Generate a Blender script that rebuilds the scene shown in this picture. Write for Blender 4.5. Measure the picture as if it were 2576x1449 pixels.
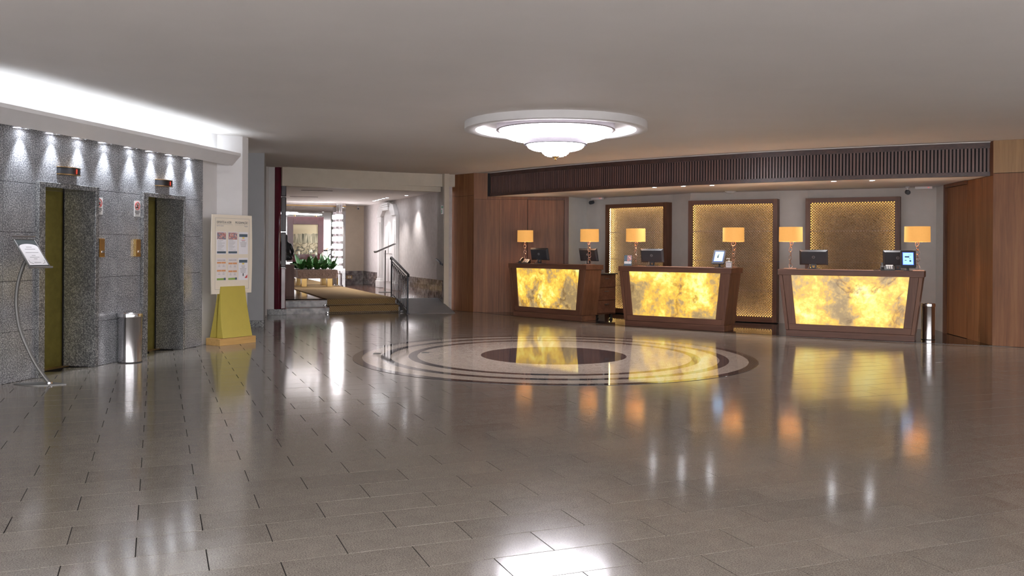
import bpy, bmesh, math, random
from mathutils import Matrix, Vector
random.seed(7)
for o in list(bpy.data.objects): bpy.data.objects.remove(o, do_unlink=True)
S = bpy.context.scene
COL = S.collection
R = math.radians
PI = math.pi

# ------------------------------------------------------------------ camera, world, exposure
cam = bpy.data.cameras.new('camera')
cam.sensor_width = 36.0
cam.lens = 36.0 * 2250 / 2576
cam.shift_y = -100.0 / 2576
cam.clip_start = 0.05; cam.clip_end = 200
camo = bpy.data.objects.new('camera', cam); COL.objects.link(camo)
camo.matrix_world = Matrix.Translation((0, 0, 1.42)) @ Matrix.Rotation(R(90), 4, 'X') @ Matrix.Rotation(0.0062, 4, 'Z')
S.camera = camo

w = bpy.data.worlds.new('world'); S.world = w; w.use_nodes = True
w.node_tree.nodes['Background'].inputs[0].default_value = (1.0, 0.96, 0.96, 1)
w.node_tree.nodes['Background'].inputs[1].default_value = 4.6

S.view_settings.view_transform = 'Standard'
S.view_settings.look = 'None'
S.view_settings.gamma = 1.0
S.view_settings.use_curve_mapping = False
S.view_settings.exposure = 1.75

def lamp(kind, name, loc, energy, color=(1, 1, 1), parent=None, rot=None, size=0.1, sizey=None, angle=60, blend=0.6, radius=0.04):
    d = bpy.data.lights.new(name, kind); d.energy = energy; d.color = color
    if kind == 'AREA':
        d.size = size
        if sizey: d.shape = 'RECTANGLE'; d.size_y = sizey
    elif kind == 'SPOT':
        d.spot_size = R(angle); d.spot_blend = blend; d.shadow_soft_size = radius
    else: d.shadow_soft_size = radius
    o = bpy.data.objects.new(name, d); COL.objects.link(o); o.location = loc
    if rot: o.rotation_euler = rot
    if parent: o.parent = parent
    return o

# ------------------------------------------------------------------ materials
MATS = {}
def nmat(name):
    m = bpy.data.materials.new(name); m.use_nodes = True
    nt = m.node_tree; b = nt.nodes['Principled BSDF']
    MATS[name] = m
    return m, nt, b
def N(nt, t, **kw):
    n = nt.nodes.new(t)
    for k, v in kw.items(): setattr(n, k, v)
    return n
def ramp(nt, stops):
    r = N(nt, 'ShaderNodeValToRGB'); cr = r.color_ramp
    while len(cr.elements) > 1: cr.elements.remove(cr.elements[-1])
    cr.elements[0].position = stops[0][0]; cr.elements[0].color = (*stops[0][1], 1)
    for p, c in stops[1:]:
        e = cr.elements.new(p); e.color = (*c, 1)
    return r
def noise(nt, scale, detail=3, rough=0.55, mp=(1, 1, 1), coord='Object', dist=0.0):
    tc = N(nt, 'ShaderNodeTexCoord'); mpn = N(nt, 'ShaderNodeMapping'); mpn.inputs['Scale'].default_value = mp
    n = N(nt, 'ShaderNodeTexNoise'); n.inputs['Scale'].default_value = scale
    n.inputs['Detail'].default_value = detail; n.inputs['Roughness'].default_value = rough
    n.inputs['Distortion'].default_value = dist
    nt.links.new(tc.outputs[coord], mpn.inputs[0]); nt.links.new(mpn.outputs[0], n.inputs['Vector'])
    return n
def bump(nt, b, src, strength, dist=0.002):
    bn = N(nt, 'ShaderNodeBump'); bn.inputs['Strength'].default_value = strength; bn.inputs['Distance'].default_value = dist
    nt.links.new(src, bn.inputs['Height']); nt.links.new(bn.outputs[0], b.inputs['Normal'])
def plain(name, col, rough=0.5, metal=0.0, var=0.06, scale=6.0, emis=None, es=0.0, spec=0.5, coat=0.0):
    m, nt, b = nmat(name)
    n = noise(nt, scale)
    lo = tuple(c * (1 - var) for c in col); hi = tuple(min(1, c * (1 + var)) for c in col)
    r = ramp(nt, [(0.3, lo), (0.7, hi)])
    nt.links.new(n.outputs[0], r.inputs[0]); nt.links.new(r.outputs[0], b.inputs['Base Color'])
    b.inputs['Roughness'].default_value = rough; b.inputs['Metallic'].default_value = metal
    b.inputs['Specular IOR Level'].default_value = spec
    b.inputs['Coat Weight'].default_value = coat; b.inputs['Coat Roughness'].default_value = 0.06
    if emis:
        b.inputs['Emission Color'].default_value = (*emis, 1); b.inputs['Emission Strength'].default_value = es
    return m
def wood(name, c0, c1, c2, axis='Z', rough=0.42, scale=2.0, coat=0.0):
    m, nt, b = nmat(name)
    sc = {'Z': (14, 14, 0.7), 'X': (0.7, 14, 14), 'Y': (14, 0.7, 14)}[axis]
    n = noise(nt, scale, 6, 0.6, sc, dist=0.4)
    n2 = noise(nt, scale * 0.35, 2, 0.5, tuple(x * 0.6 for x in sc))
    mx = N(nt, 'ShaderNodeMath', operation='MULTIPLY_ADD'); mx.inputs[1].default_value = 0.55
    nt.links.new(n.outputs[0], mx.inputs[0])
    m2 = N(nt, 'ShaderNodeMath', operation='MULTIPLY'); m2.inputs[1].default_value = 0.45
    nt.links.new(n2.outputs[0], m2.inputs[0]); nt.links.new(m2.outputs[0], mx.inputs[2])
    oi = N(nt, 'ShaderNodeObjectInfo'); ad = N(nt, 'ShaderNodeMath', operation='MULTIPLY_ADD')
    ad.inputs[1].default_value = 0.10; nt.links.new(oi.outputs['Random'], ad.inputs[0]); nt.links.new(mx.outputs[0], ad.inputs[2])
    r = ramp(nt, [(0.36, c0), (0.53, c1), (0.72, c2)])
    nt.links.new(ad.outputs[0], r.inputs[0]); nt.links.new(r.outputs[0], b.inputs['Base Color'])
    b.inputs['Roughness'].default_value = rough; b.inputs['Coat Weight'].default_value = coat; b.inputs['Coat Roughness'].default_value = 0.1
    return m
def emit(name, col, strength):
    m, nt, b = nmat(name)
    n = noise(nt, 3.0); r = ramp(nt, [(0.0, tuple(c * 0.96 for c in col)), (1.0, col)])
    nt.links.new(n.outputs[0], r.inputs[0])
    b.inputs['Base Color'].default_value = (*[min(1, c) * 0.8 for c in col], 1)
    nt.links.new(r.outputs[0], b.inputs['Emission Color']); b.inputs['Emission Strength'].default_value = strength
    b.inputs['Roughness'].default_value = 0.4
    return m
def granite(name, dark, mid, light, scale=70, rough=0.12, rnd=0.0):
    m, nt, b = nmat(name)
    n = noise(nt, scale, 2, 0.5)
    n2 = noise(nt, scale * 0.06, 3, 0.6)
    ad = N(nt, 'ShaderNodeMath', operation='MULTIPLY_ADD'); ad.inputs[1].default_value = 0.22
    nt.links.new(n2.outputs[0], ad.inputs[0]); nt.links.new(n.outputs[0], ad.inputs[2])
    last = ad.outputs[0]
    if rnd:
        oi = N(nt, 'ShaderNodeObjectInfo'); ge = N(nt, 'ShaderNodeNewGeometry')
        a1 = N(nt, 'ShaderNodeMath', operation='ADD'); nt.links.new(oi.outputs['Random'], a1.inputs[0]); nt.links.new(ge.outputs['Random Per Island'], a1.inputs[1])
        fr = N(nt, 'ShaderNodeMath', operation='FRACT'); nt.links.new(a1.outputs[0], fr.inputs[0])
        a2 = N(nt, 'ShaderNodeMath', operation='MULTIPLY_ADD'); a2.inputs[1].default_value = rnd
        nt.links.new(fr.outputs[0], a2.inputs[0]); nt.links.new(last, a2.inputs[2]); last = a2.outputs[0]
    r = ramp(nt, [(0.44, dark), (0.60, mid), (0.80, light)])
    nt.links.new(last, r.inputs[0]); nt.links.new(r.outputs[0], b.inputs['Base Color'])
    b.inputs['Roughness'].default_value = rough
    return m

plain('ceiling_paint', (0.76, 0.725, 0.70), 0.8, var=0.02, scale=1.2)
plain('wall_white', (0.74, 0.73, 0.73), 0.6, var=0.02)
plain('wall_hall', (0.42, 0.42, 0.42), 0.7, var=0.02)  # for the unseen walls added behind the viewer
plain('wall_grey', (0.27, 0.27, 0.28), 0.6, var=0.02)
plain('wall_taupe', (0.60, 0.56, 0.52), 0.65, var=0.03)
plain('wall_pale', (0.72, 0.71, 0.68), 0.6, var=0.03)  # return walls: brightness from the way they face put into the colour
plain('wall_beige', (0.72, 0.63, 0.50), 0.6, var=0.03)
plain('wall_cream', (0.66, 0.60, 0.50), 0.6, var=0.03)
plain('fabric_wall', (0.60, 0.56, 0.55), 0.7, var=0.08, scale=9)
plain('dark_gap', (0.012, 0.010, 0.012), 0.7)
plain('grout', (0.020, 0.018, 0.017), 0.9, spec=0.1)
granite('tile_stone', (0.108, 0.096, 0.083), (0.175, 0.157, 0.138), (0.265, 0.238, 0.208), 150, 0.115, rnd=0.07)
granite('medallion_beige', (0.30, 0.25, 0.20), (0.44, 0.375, 0.31), (0.55, 0.48, 0.40), 160, 0.045)
granite('medallion_black', (0.022, 0.020, 0.024), (0.045, 0.040, 0.045), (0.09, 0.08, 0.08), 160, 0.035)
granite('dark_floor', (0.010, 0.009, 0.010), (0.022, 0.019, 0.019), (0.05, 0.045, 0.042), 120, 0.06)
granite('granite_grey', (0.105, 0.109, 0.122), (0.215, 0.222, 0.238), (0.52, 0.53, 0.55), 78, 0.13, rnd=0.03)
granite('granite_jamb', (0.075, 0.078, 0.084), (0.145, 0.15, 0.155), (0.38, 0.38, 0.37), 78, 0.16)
granite('marble_brown', (0.045, 0.030, 0.030), (0.115, 0.085, 0.082), (0.28, 0.24, 0.23), 9, 0.14, rnd=0.05)
granite('marble_riser', (0.25, 0.25, 0.26), (0.42, 0.42, 0.43), (0.60, 0.60, 0.60), 8, 0.18)
wood('wood_wall', (0.125, 0.045, 0.018), (0.205, 0.080, 0.031), (0.30, 0.130, 0.052), 'Z', rough=0.48)
wood('wood_light', (0.20, 0.105, 0.040), (0.30, 0.165, 0.068), (0.40, 0.23, 0.10), 'Z')  # lighter copy of wood_wall, lamplight on the upper panels put into colour
wood('wood_desk', (0.080, 0.030, 0.017), (0.145, 0.060, 0.033), (0.215, 0.098, 0.052), 'Z')
wood('wood_desk_x', (0.080, 0.030, 0.018), (0.140, 0.058, 0.034), (0.20, 0.090, 0.050), 'X')
wood('wood_grille', (0.085, 0.054, 0.056), (0.145, 0.092, 0.088), (0.24, 0.125, 0.095), 'Z', rough=0.28)
wood('wood_grille_x', (0.036, 0.020, 0.020), (0.065, 0.035, 0.032), (0.11, 0.055, 0.042), 'X', rough=0.3)
wood('wood_beech', (0.48, 0.27, 0.075), (0.60, 0.36, 0.12), (0.70, 0.45, 0.17), 'X', rough=0.4)
wood('wood_floor', (0.045, 0.020, 0.013), (0.095, 0.042, 0.026), (0.17, 0.080, 0.048), 'Y', rough=0.10)
wood('wood_pedestal', (0.12, 0.062, 0.050), (0.18, 0.098, 0.080), (0.24, 0.14, 0.11), 'Z', rough=0.5)
plain('lacquer', (0.115, 0.006, 0.022), 0.08, coat=0.8, var=0.1)
plain('lacquer_dark', (0.030, 0.022, 0.030), 0.28, coat=0.1, var=0.1)
plain('lacquer_frame', (0.085, 0.030, 0.034), 0.2, coat=0.3, var=0.12)
plain('brass_door', (0.30, 0.245, 0.055), 0.28, 0.75, var=0.12, scale=14)
plain('brass', (0.62, 0.43, 0.17), 0.25, 0.9, var=0.1)
plain('brass_brown', (0.36, 0.22, 0.085), 0.3, 0.7, var=0.1)
plain('rim_grey', (0.34, 0.31, 0.33), 0.35, 0.5)
plain('rim_dark', (0.05, 0.043, 0.05), 0.6)
plain('gold', (0.80, 0.55, 0.22), 0.22, 1.0)
plain('steel', (0.62, 0.62, 0.64), 0.13, 1.0, var=0.03)
plain('steel_dull', (0.17, 0.17, 0.165), 0.45, 0.6, var=0.05)
plain('chrome', (0.75, 0.75, 0.77), 0.08, 1.0, var=0.02)
plain('copper', (0.50, 0.31, 0.23), 0.28, 0.9)
plain('iron', (0.075, 0.080, 0.095), 0.35, 0.4)
plain('bronze_dark', (0.030, 0.034, 0.038), 0.3, 0.5)
plain('black_plastic', (0.022, 0.023, 0.027), 0.35)
plain('dark_plastic', (0.045, 0.047, 0.055), 0.4)
plain('grey_plastic', (0.42, 0.42, 0.43), 0.4)
plain('white_plastic', (0.80, 0.80, 0.80), 0.35, var=0.02)
plain('mirror_glass', (0.80, 0.80, 0.81), 0.015, 1.0, var=0.01)
plain('rubber', (0.02, 0.02, 0.022), 0.6)
plain('ramp_grey', (0.20, 0.205, 0.22), 0.45)
plain('lattice_bronze', (0.44, 0.31, 0.22), 0.35, 0.35, var=0.18, scale=3.0)
plain('lattice_back', (0.36, 0.25, 0.13), 0.5)
plain('board_cream', (0.80, 0.72, 0.59), 0.5, var=0.02)
plain('board_mustard', (0.52, 0.42, 0.075), 0.42, var=0.04)
plain('paper', (0.82, 0.80, 0.82), 0.6, var=0.02)
plain('paper_tan', (0.78, 0.72, 0.69), 0.6, var=0.02)
plain('ink_dark', (0.035, 0.045, 0.045), 0.6)
plain('ink_grey', (0.33, 0.32, 0.33), 0.6)
plain('ink_slate', (0.085, 0.125, 0.165), 0.6)
plain('ink_orange', (0.72, 0.33, 0.14), 0.6)
plain('ink_green', (0.27, 0.42, 0.09), 0.6)
plain('ink_red', (0.62, 0.06, 0.05), 0.6)
plain('ink_yellow', (0.80, 0.62, 0.15), 0.6)
plain('ink_blue', (0.12, 0.20, 0.42), 0.6)
plain('sign_green', (0.05, 0.32, 0.17), 0.5)
plain('leaf', (0.030, 0.125, 0.030), 0.32, var=0.45, scale=8)
plain('leaf_pale', (0.075, 0.20, 0.055), 0.35, var=0.35, scale=8)
plain('spathe', (0.80, 0.82, 0.72), 0.5)
plain('soil', (0.03, 0.02, 0.015), 0.9)
plain('stone_planter', (0.30, 0.225, 0.20), 0.45, var=0.3, scale=25)
emit('led_cool', (0.86, 0.93, 1.0), 7.5)
emit('led_yellow', (1.0, 0.84, 0.36), 4.2)
emit('led_white', (0.95, 0.93, 1.0), 1.8)
emit('lens_white', (0.92, 0.94, 1.0), 30)
emit('crystal', (0.97, 0.95, 1.0), 3.8)
emit('crystal_core', (0.97, 0.95, 1.0), 4.5)
emit('tube_lit', (1.0, 0.94, 0.96), 7.0)
emit('screen_blue', (0.30, 0.64, 1.0), 0.45)
emit('screen_edge', (0.06, 0.12, 0.80), 0.45)
emit('digit_red', (1.0, 0.04, 0.02), 1.2)
emit('bulb', (1.0, 0.80, 0.55), 12)

# chandelier trim seen against light, glassy clear tube of the column lamp
m, nt, b = nmat('crystal_clear'); b.inputs['Base Color'].default_value = (0.75, 0.70, 0.70, 1); b.inputs['Roughness'].default_value = 0.1
b.inputs['Metallic'].default_value = 0.6
n_ = noise(nt, 60); r_ = ramp(nt, [(0.3, (0.35, 0.30, 0.32)), (0.7, (0.85, 0.80, 0.82))]); nt.links.new(n_.outputs[0], r_.inputs[0]); nt.links.new(r_.outputs[0], b.inputs['Base Color'])

# lamp shade: linen, lit from within
m, nt, b = nmat('shade_linen')
n1 = noise(nt, 90, 2, 0.5, (1, 1, 0.15)); n2 = noise(nt, 90, 2, 0.5, (0.15, 0.15, 1))
ad = N(nt, 'ShaderNodeMath', operation='ADD'); nt.links.new(n1.outputs[0], ad.inputs[0]); nt.links.new(n2.outputs[0], ad.inputs[1])
r_ = ramp(nt, [(0.0, (0.60, 0.285, 0.065)), (1.0, (0.70, 0.345, 0.09))]); nt.links.new(ad.outputs[0], r_.inputs[0])
nt.links.new(r_.outputs[0], b.inputs['Base Color']); nt.links.new(r_.outputs[0], b.inputs['Emission Color'])
b.inputs['Emission Strength'].default_value = 0.25; b.inputs['Roughness'].default_value = 0.8

# backlit onyx
m, nt, b = nmat('onyx')
tc = N(nt, 'ShaderNodeTexCoord'); oi = N(nt, 'ShaderNodeObjectInfo')
vm = N(nt, 'ShaderNodeVectorMath', operation='SCALE'); vm.inputs['Scale'].default_value = 1.0
cmb = N(nt, 'ShaderNodeCombineXYZ')
mu = N(nt, 'ShaderNodeMath', operation='MULTIPLY'); mu.inputs[1].default_value = 40
nt.links.new(oi.outputs['Random'], mu.inputs[0]); nt.links.new(mu.outputs[0], cmb.inputs[0]); nt.links.new(mu.outputs[0], cmb.inputs[1])
av = N(nt, 'ShaderNodeVectorMath', operation='ADD'); nt.links.new(tc.outputs['Object'], av.inputs[0]); nt.links.new(cmb.outputs[0], av.inputs[1])
def on(scale, detail, rough, dist=0.0):
    n = N(nt, 'ShaderNodeTexNoise'); n.inputs['Scale'].default_value = scale; n.inputs['Detail'].default_value = detail
    n.inputs['Roughness'].default_value = rough; n.inputs['Distortion'].default_value = dist
    nt.links.new(av.outputs[0], n.inputs['Vector']); return n
big = on(1.7, 4, 0.5, 0.7); fine = on(13, 6, 0.7, 0.3); vein = on(1.1, 5, 0.6, 0.5)
mx = N(nt, 'ShaderNodeMath', operation='MULTIPLY_ADD'); mx.inputs[1].default_value = 0.42
nt.links.new(fine.outputs[0], mx.inputs[0])
m2 = N(nt, 'ShaderNodeMath', operation='MULTIPLY'); m2.inputs[1].default_value = 0.72; nt.links.new(big.outputs[0], m2.inputs[0]); nt.links.new(m2.outputs[0], mx.inputs[2])
r1 = ramp(nt, [(0.44, (0.27, 0.185, 0.085)), (0.505, (0.47, 0.32, 0.12)), (0.55, (0.76, 0.43, 0.055)), (0.60, (0.92, 0.60, 0.075)), (0.655, (1.0, 0.80, 0.17)), (0.73, (1.0, 0.90, 0.42))])
nt.links.new(mx.outputs[0], r1.inputs[0])
vb = N(nt, 'ShaderNodeMath', operation='SUBTRACT'); vb.inputs[1].default_value = 0.5; nt.links.new(vein.outputs[0], vb.inputs[0])
va = N(nt, 'ShaderNodeMath', operation='ABSOLUTE'); nt.links.new(vb.outputs[0], va.inputs[0])
rv = ramp(nt, [(0.0, (0.40, 0.33, 0.30)), (0.007, (0.72, 0.66, 0.60)), (0.03, (1, 1, 1))]); nt.links.new(va.outputs[0], rv.inputs[0])
mk = on(1.9, 2, 0.5); rk = ramp(nt, [(0.43, (0, 0, 0)), (0.52, (1, 1, 1))]); nt.links.new(mk.outputs[0], rk.inputs[0])
mm = N(nt, 'ShaderNodeMixRGB', blend_type='MULTIPLY'); nt.links.new(rk.outputs[0], mm.inputs[0])
nt.links.new(r1.outputs[0], mm.inputs[1]); nt.links.new(rv.outputs[0], mm.inputs[2])
nt.links.new(mm.outputs[0], b.inputs['Emission Color']); b.inputs['Emission Strength'].default_value = 0.35
b.inputs['Base Color'].default_value = (0.16, 0.12, 0.07, 1); b.inputs['Roughness'].default_value = 0.15

# patterned carpet
m, nt, b = nmat('carpet')
wv = N(nt, 'ShaderNodeTexWave', wave_type='BANDS', bands_direction='DIAGONAL'); wv.inputs['Scale'].default_value = 14; wv.inputs['Distortion'].default_value = 3
tc = N(nt, 'ShaderNodeTexCoord'); nt.links.new(tc.outputs['Object'], wv.inputs['Vector'])
r_ = ramp(nt, [(0.2, (0.20, 0.125, 0.05)), (0.8, (0.36, 0.25, 0.115))]); nt.links.new(wv.outputs['Color'], r_.inputs[0])
nt.links.new(r_.outputs[0], b.inputs['Base Color']); b.inputs['Roughness'].default_value = 0.95
n_ = noise(nt, 300, 1); bump(nt, b, n_.outputs[0], 0.6)

# waterfall canvas (generic painted streaks)
m, nt, b = nmat('canvas_paint')
n1 = noise(nt, 3.0, 6, 0.6, (6, 6, 0.8), dist=0.6); n2 = noise(nt, 5.0, 5, 0.6, dist=2.2)
tc = N(nt, 'ShaderNodeTexCoord'); sx = N(nt, 'ShaderNodeSeparateXYZ'); nt.links.new(tc.outputs['Object'], sx.inputs[0])
fall = ramp(nt, [(0.35, (0.10, 0.10, 0.07)), (0.5, (0.34, 0.32, 0.22)), (0.65, (0.62, 0.57, 0.42))]); nt.links.new(n1.outputs[0], fall.inputs[0])
rock = ramp(nt, [(0.38, (0.06, 0.065, 0.06)), (0.5, (0.36, 0.31, 0.20)), (0.62, (0.56, 0.50, 0.36))]); nt.links.new(n2.outputs[0], rock.inputs[0])
sky = (0.62, 0.55, 0.36, 1)
g1 = N(nt, 'ShaderNodeMath', operation='GREATER_THAN'); g1.inputs[1].default_value = -0.10; nt.links.new(sx.outputs['Z'], g1.inputs[0])
x1 = N(nt, 'ShaderNodeMixRGB'); nt.links.new(g1.outputs[0], x1.inputs[0]); nt.links.new(rock.outputs[0], x1.inputs[1]); nt.links.new(fall.outputs[0], x1.inputs[2])
g2 = N(nt, 'ShaderNodeMath', operation='GREATER_THAN'); g2.inputs[1].default_value = 0.22
na = N(nt, 'ShaderNodeMath', operation='MULTIPLY_ADD'); na.inputs[1].default_value = 0.12; n3 = noise(nt, 6.0); nt.links.new(n3.outputs[0], na.inputs[0]); nt.links.new(sx.outputs['Z'], na.inputs[2])
nt.links.new(na.outputs[0], g2.inputs[0])
x2 = N(nt, 'ShaderNodeMixRGB'); nt.links.new(g2.outputs[0], x2.inputs[0]); nt.links.new(x1.outputs[0], x2.inputs[1]); x2.inputs[2].default_value = sky
nt.links.new(x2.outputs[0], b.inputs['Base Color']); b.inputs['Roughness'].default_value = 0.6

# sports photo print on posters
m, nt, b = nmat('photo_print')
n1 = noise(nt, 45, 3, 0.6); r_ = ramp(nt, [(0.3, (0.05, 0.07, 0.16)), (0.45, (0.30, 0.30, 0.34)), (0.55, (0.55, 0.12, 0.08)), (0.65, (0.75, 0.65, 0.60)), (0.8, (0.85, 0.6, 0.2))])
nt.links.new(n1.outputs[0], r_.inputs[0]); nt.links.new(r_.outputs[0], b.inputs['Base Color'])

# ------------------------------------------------------------------ geometry helpers
class MB:
    def __init__(s): s.v = []; s.f = []; s.M = Matrix.Identity(4)
    def add(s, vs, fs):
        k = len(s.v)
        s.v += [tuple(s.M @ Vector(p)) for p in vs]
        s.f += [tuple(i + k for i in f) for f in fs]
        return s
    def box(s, x0, x1, y0, y1, z0, z1):
        return s.add([(x0, y0, z0), (x1, y0, z0), (x1, y1, z0), (x0, y1, z0), (x0, y0, z1), (x1, y0, z1), (x1, y1, z1), (x0, y1, z1)],
                     [(0, 3, 2, 1), (4, 5, 6, 7), (0, 1, 5, 4), (1, 2, 6, 5), (2, 3, 7, 6), (3, 0, 4, 7)])
    def hexa(s, bot, top):
        return s.add(list(bot) + list(top), [(0, 3, 2, 1), (4, 5, 6, 7), (0, 1, 5, 4), (1, 2, 6, 5), (2, 3, 7, 6), (3, 0, 4, 7)])
    def prism(s, poly, z0, z1):
        n = len(poly)
        return s.add([(x, y, z0) for x, y in poly] + [(x, y, z1) for x, y in poly],
                     [tuple(range(n))[::-1], tuple(range(n, 2 * n))] + [(i, (i + 1) % n, n + (i + 1) % n, n + i) for i in range(n)])
    def prism_x(s, poly, x0, x1):
        n = len(poly)
        return s.add([(x0, y, z) for y, z in poly] + [(x1, y, z) for y, z in poly],
                     [tuple(range(n))[::-1], tuple(range(n, 2 * n))] + [(i, (i + 1) % n, n + (i + 1) % n, n + i) for i in range(n)])
    def prism_y(s, poly, y0, y1):
        n = len(poly)
        return s.add([(x, y0, z) for x, z in poly] + [(x, y1, z) for x, z in poly],
                     [tuple(range(n)), tuple(range(n, 2 * n))[::-1]] + [(i, n + i, n + (i + 1) % n, (i + 1) % n) for i in range(n)])
    def lathe(s, prof, n=32, c=(0, 0, 0), rx=1.0, ry=1.0, cap=True):
        k = len(prof); vs = []; fs = []
        for r, z in prof:
            for i in range(n):
                a = 2 * PI * i / n; vs.append((c[0] + r * rx * math.cos(a), c[1] + r * ry * math.sin(a), c[2] + z))
        for j in range(k - 1):
            for i in range(n):
                i2 = (i + 1) % n; fs.append((j * n + i, j * n + i2, (j + 1) * n + i2, (j + 1) * n + i))
        if cap:
            if prof[0][0] > 1e-6: fs.append(tuple(range(n))[::-1])
            if prof[-1][0] > 1e-6: fs.append(tuple(range((k - 1) * n, k * n)))
        return s.add(vs, fs)
    def tube(s, pts, r, n=8, closed=False, cap=True):
        pts = [Vector(p) for p in pts]; m = len(pts); vs = []; fs = []
        rr = r if isinstance(r, (list, tuple)) else [r] * m
        up = None
        for i, p in enumerate(pts):
            if closed: t = pts[(i + 1) % m] - pts[i - 1]
            else: t = pts[min(i + 1, m - 1)] - pts[max(i - 1, 0)]
            t.normalize()
            if up is None:
                up = Vector((0, 0, 1)) if abs(t.z) < 0.9 else Vector((1, 0, 0))
            u = (up - t * up.dot(t))
            if u.length < 1e-5: u = Vector((0, 1, 0)) - t * t.y
            u.normalize(); up = u; q = t.cross(u)
            for k in range(n):
                a = 2 * PI * k / n; vs.append(tuple(p + (u * math.cos(a) + q * math.sin(a)) * rr[i]))
        for i in range(m if closed else m - 1):
            j = (i + 1) % m
            for k in range(n):
                k2 = (k + 1) % n; fs.append((i * n + k, i * n + k2, j * n + k2, j * n + k))
        if cap and not closed:
            fs.append(tuple(range(n))[::-1]); fs.append(tuple(range((m - 1) * n, m * n)))
        return s.add(vs, fs)
    def arcbox(s, c, r0, r1, a0, a1, z0, z1, n=48):
        vs = []; fs = []
        for i in range(n + 1):
            a = a0 + (a1 - a0) * i / n; ca, sa = math.cos(a), math.sin(a)
            for r, z in ((r0, z0), (r1, z0), (r1, z1), (r0, z1)): vs.append((c[0] + r * ca, c[1] + r * sa, z))
        for i in range(n):
            for k in range(4):
                k2 = (k + 1) % 4; fs.append((i * 4 + k, i * 4 + k2, i * 4 + 4 + k2, i * 4 + 4 + k))
        fs.append((0, 3, 2, 1)); e = n * 4; fs.append((e, e + 1, e + 2, e + 3))
        return s.add(vs, fs)
    def mesh(s, name):
        me = bpy.data.meshes.new(name); me.from_pydata(s.v, [], s.f)
        bm = bmesh.new(); bm.from_mesh(me); bmesh.ops.recalc_face_normals(bm, faces=bm.faces); bm.to_mesh(me); bm.free()
        me.polygons.foreach_set('use_smooth', [True] * len(me.polygons)); me.set_sharp_from_angle(angle=R(32)); me.update()
        return me
    def build(s, name, mat, parent=None, loc=None, rot=None, bev=0.0, seg=2):
        return link(name, s.mesh(name), mat, parent, loc, rot, bev, seg)
def link(name, me, mat, parent=None, loc=None, rot=None, bev=0.0, seg=2):
    if mat is not None and not me.materials: me.materials.append(MATS[mat])
    o = bpy.data.objects.new(name, me); COL.objects.link(o)
    if parent: o.parent = parent
    if loc: o.location = loc
    if rot: o.rotation_euler = rot
    if bev:
        bm = o.modifiers.new('bevel', 'BEVEL'); bm.width = bev; bm.segments = seg; bm.limit_method = 'ANGLE'
    return o
def root(name, label, cat, loc=(0, 0, 0), rz=0.0, group=None):
    o = bpy.data.objects.new(name, None); COL.objects.link(o); o.empty_display_size = 0.1
    o.location = loc; o.rotation_euler = (0, 0, rz); o['label'] = label; o['category'] = cat
    if group: o['group'] = group
    return o
def tag(o, label=None, cat=None, group=None, kind=None):
    if label: o['label'] = label
    if cat: o['category'] = cat
    if group: o['group'] = group
    if kind: o['kind'] = kind
    return o
def struct(o, label=None, cat=None):
    o['kind'] = 'structure'
    if label: o['label'] = label
    if cat: o['category'] = cat
    return o
def copy_tree(o, parent=None):
    c = o.copy(); COL.objects.link(c); c.parent = parent
    for ch in o.children: copy_tree(ch, c)
    return c
def text(s, size, mat, parent, loc, rot, name='lettering', align='LEFT', thick=0.0006, sx=1.0):
    cu = bpy.data.curves.new('t', 'FONT'); cu.body = s; cu.size = size; cu.align_x = align; cu.extrude = thick
    to = bpy.data.objects.new('t', cu); COL.objects.link(to)
    dg = bpy.context.evaluated_depsgraph_get(); me = bpy.data.meshes.new_from_object(to.evaluated_get(dg))
    bpy.data.objects.remove(to); bpy.data.curves.remove(cu)
    me.materials.clear()
    o = link(name, me, mat, parent, loc, rot); o.scale = (sx, 1, 1)
    return o
def box(name, mat, parent, x0, x1, y0, y1, z0, z1, bev=0.0, loc=None, rot=None):
    return MB().box(x0, x1, y0, y1, z0, z1).build(name, mat, parent, loc, rot, bev)
FRONT = (R(90), 0, 0)      # text standing up, read from -y

ZC = 3.08      # lobby ceiling
# ------------------------------------------------------------------ floor: base slab, granite tiles, medallion
fl = struct(box('floor', 'grout', None, -14, 16, 1.2, 20.6, -0.06, -0.0019), 'polished brown granite tile floor of the lobby', 'floor')
struct(box('floor_front', 'marble_riser', None, -14, 16, -14, 1.2, -0.06, -0.002), 'pale stone floor of the hall on the viewing side', 'floor')  # unseen, added to bounce skylight up to the ceiling
struct(box('wall_front', 'wall_hall', None, -14, 16, -14.2, -14, 0, 5.2), 'plain wall of the hall on the viewing side', 'wall')  # unseen enclosure, added so mirror and metal do not reflect bright sky
struct(box('wall_front_left', 'wall_hall', None, -14.2, -14, -14, 4.5, 0, 5.2), 'side wall of the hall on the viewing side', 'wall')
struct(box('wall_front_right', 'wall_hall', None, 16, 16.2, -14, 13.0, 0, 5.2), 'side wall of the hall past the reception', 'wall')
TA = R(21.7); ce, se = math.cos(TA), math.sin(TA)
TW, TH, GAP = 0.61, 0.2965, 0.0052
CM = (0.56, 11.89)                       # medallion centre
CA = (14.05, 30.04)                      # centre of the reception arc
RF = 18.0                                # edge of the tile floor in front of the desks
def proj(x, y, z=0.0):
    u, v = x / y * 2250, -(z - 1.42) / y * 2250
    return 1288 + u, 624.5 + v
WX, WY = -5.178, 9.117                   # lift wall origin
tx, ty = 0.1974, 0.9803
def lobby_side(x, y):
    s_, o_ = (x - WX) * tx + (y - WY) * ty, (x - WX) * ty - (y - WY) * tx
    return o_ > (-0.25 if s_ < 3.9 else -2.2)
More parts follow.
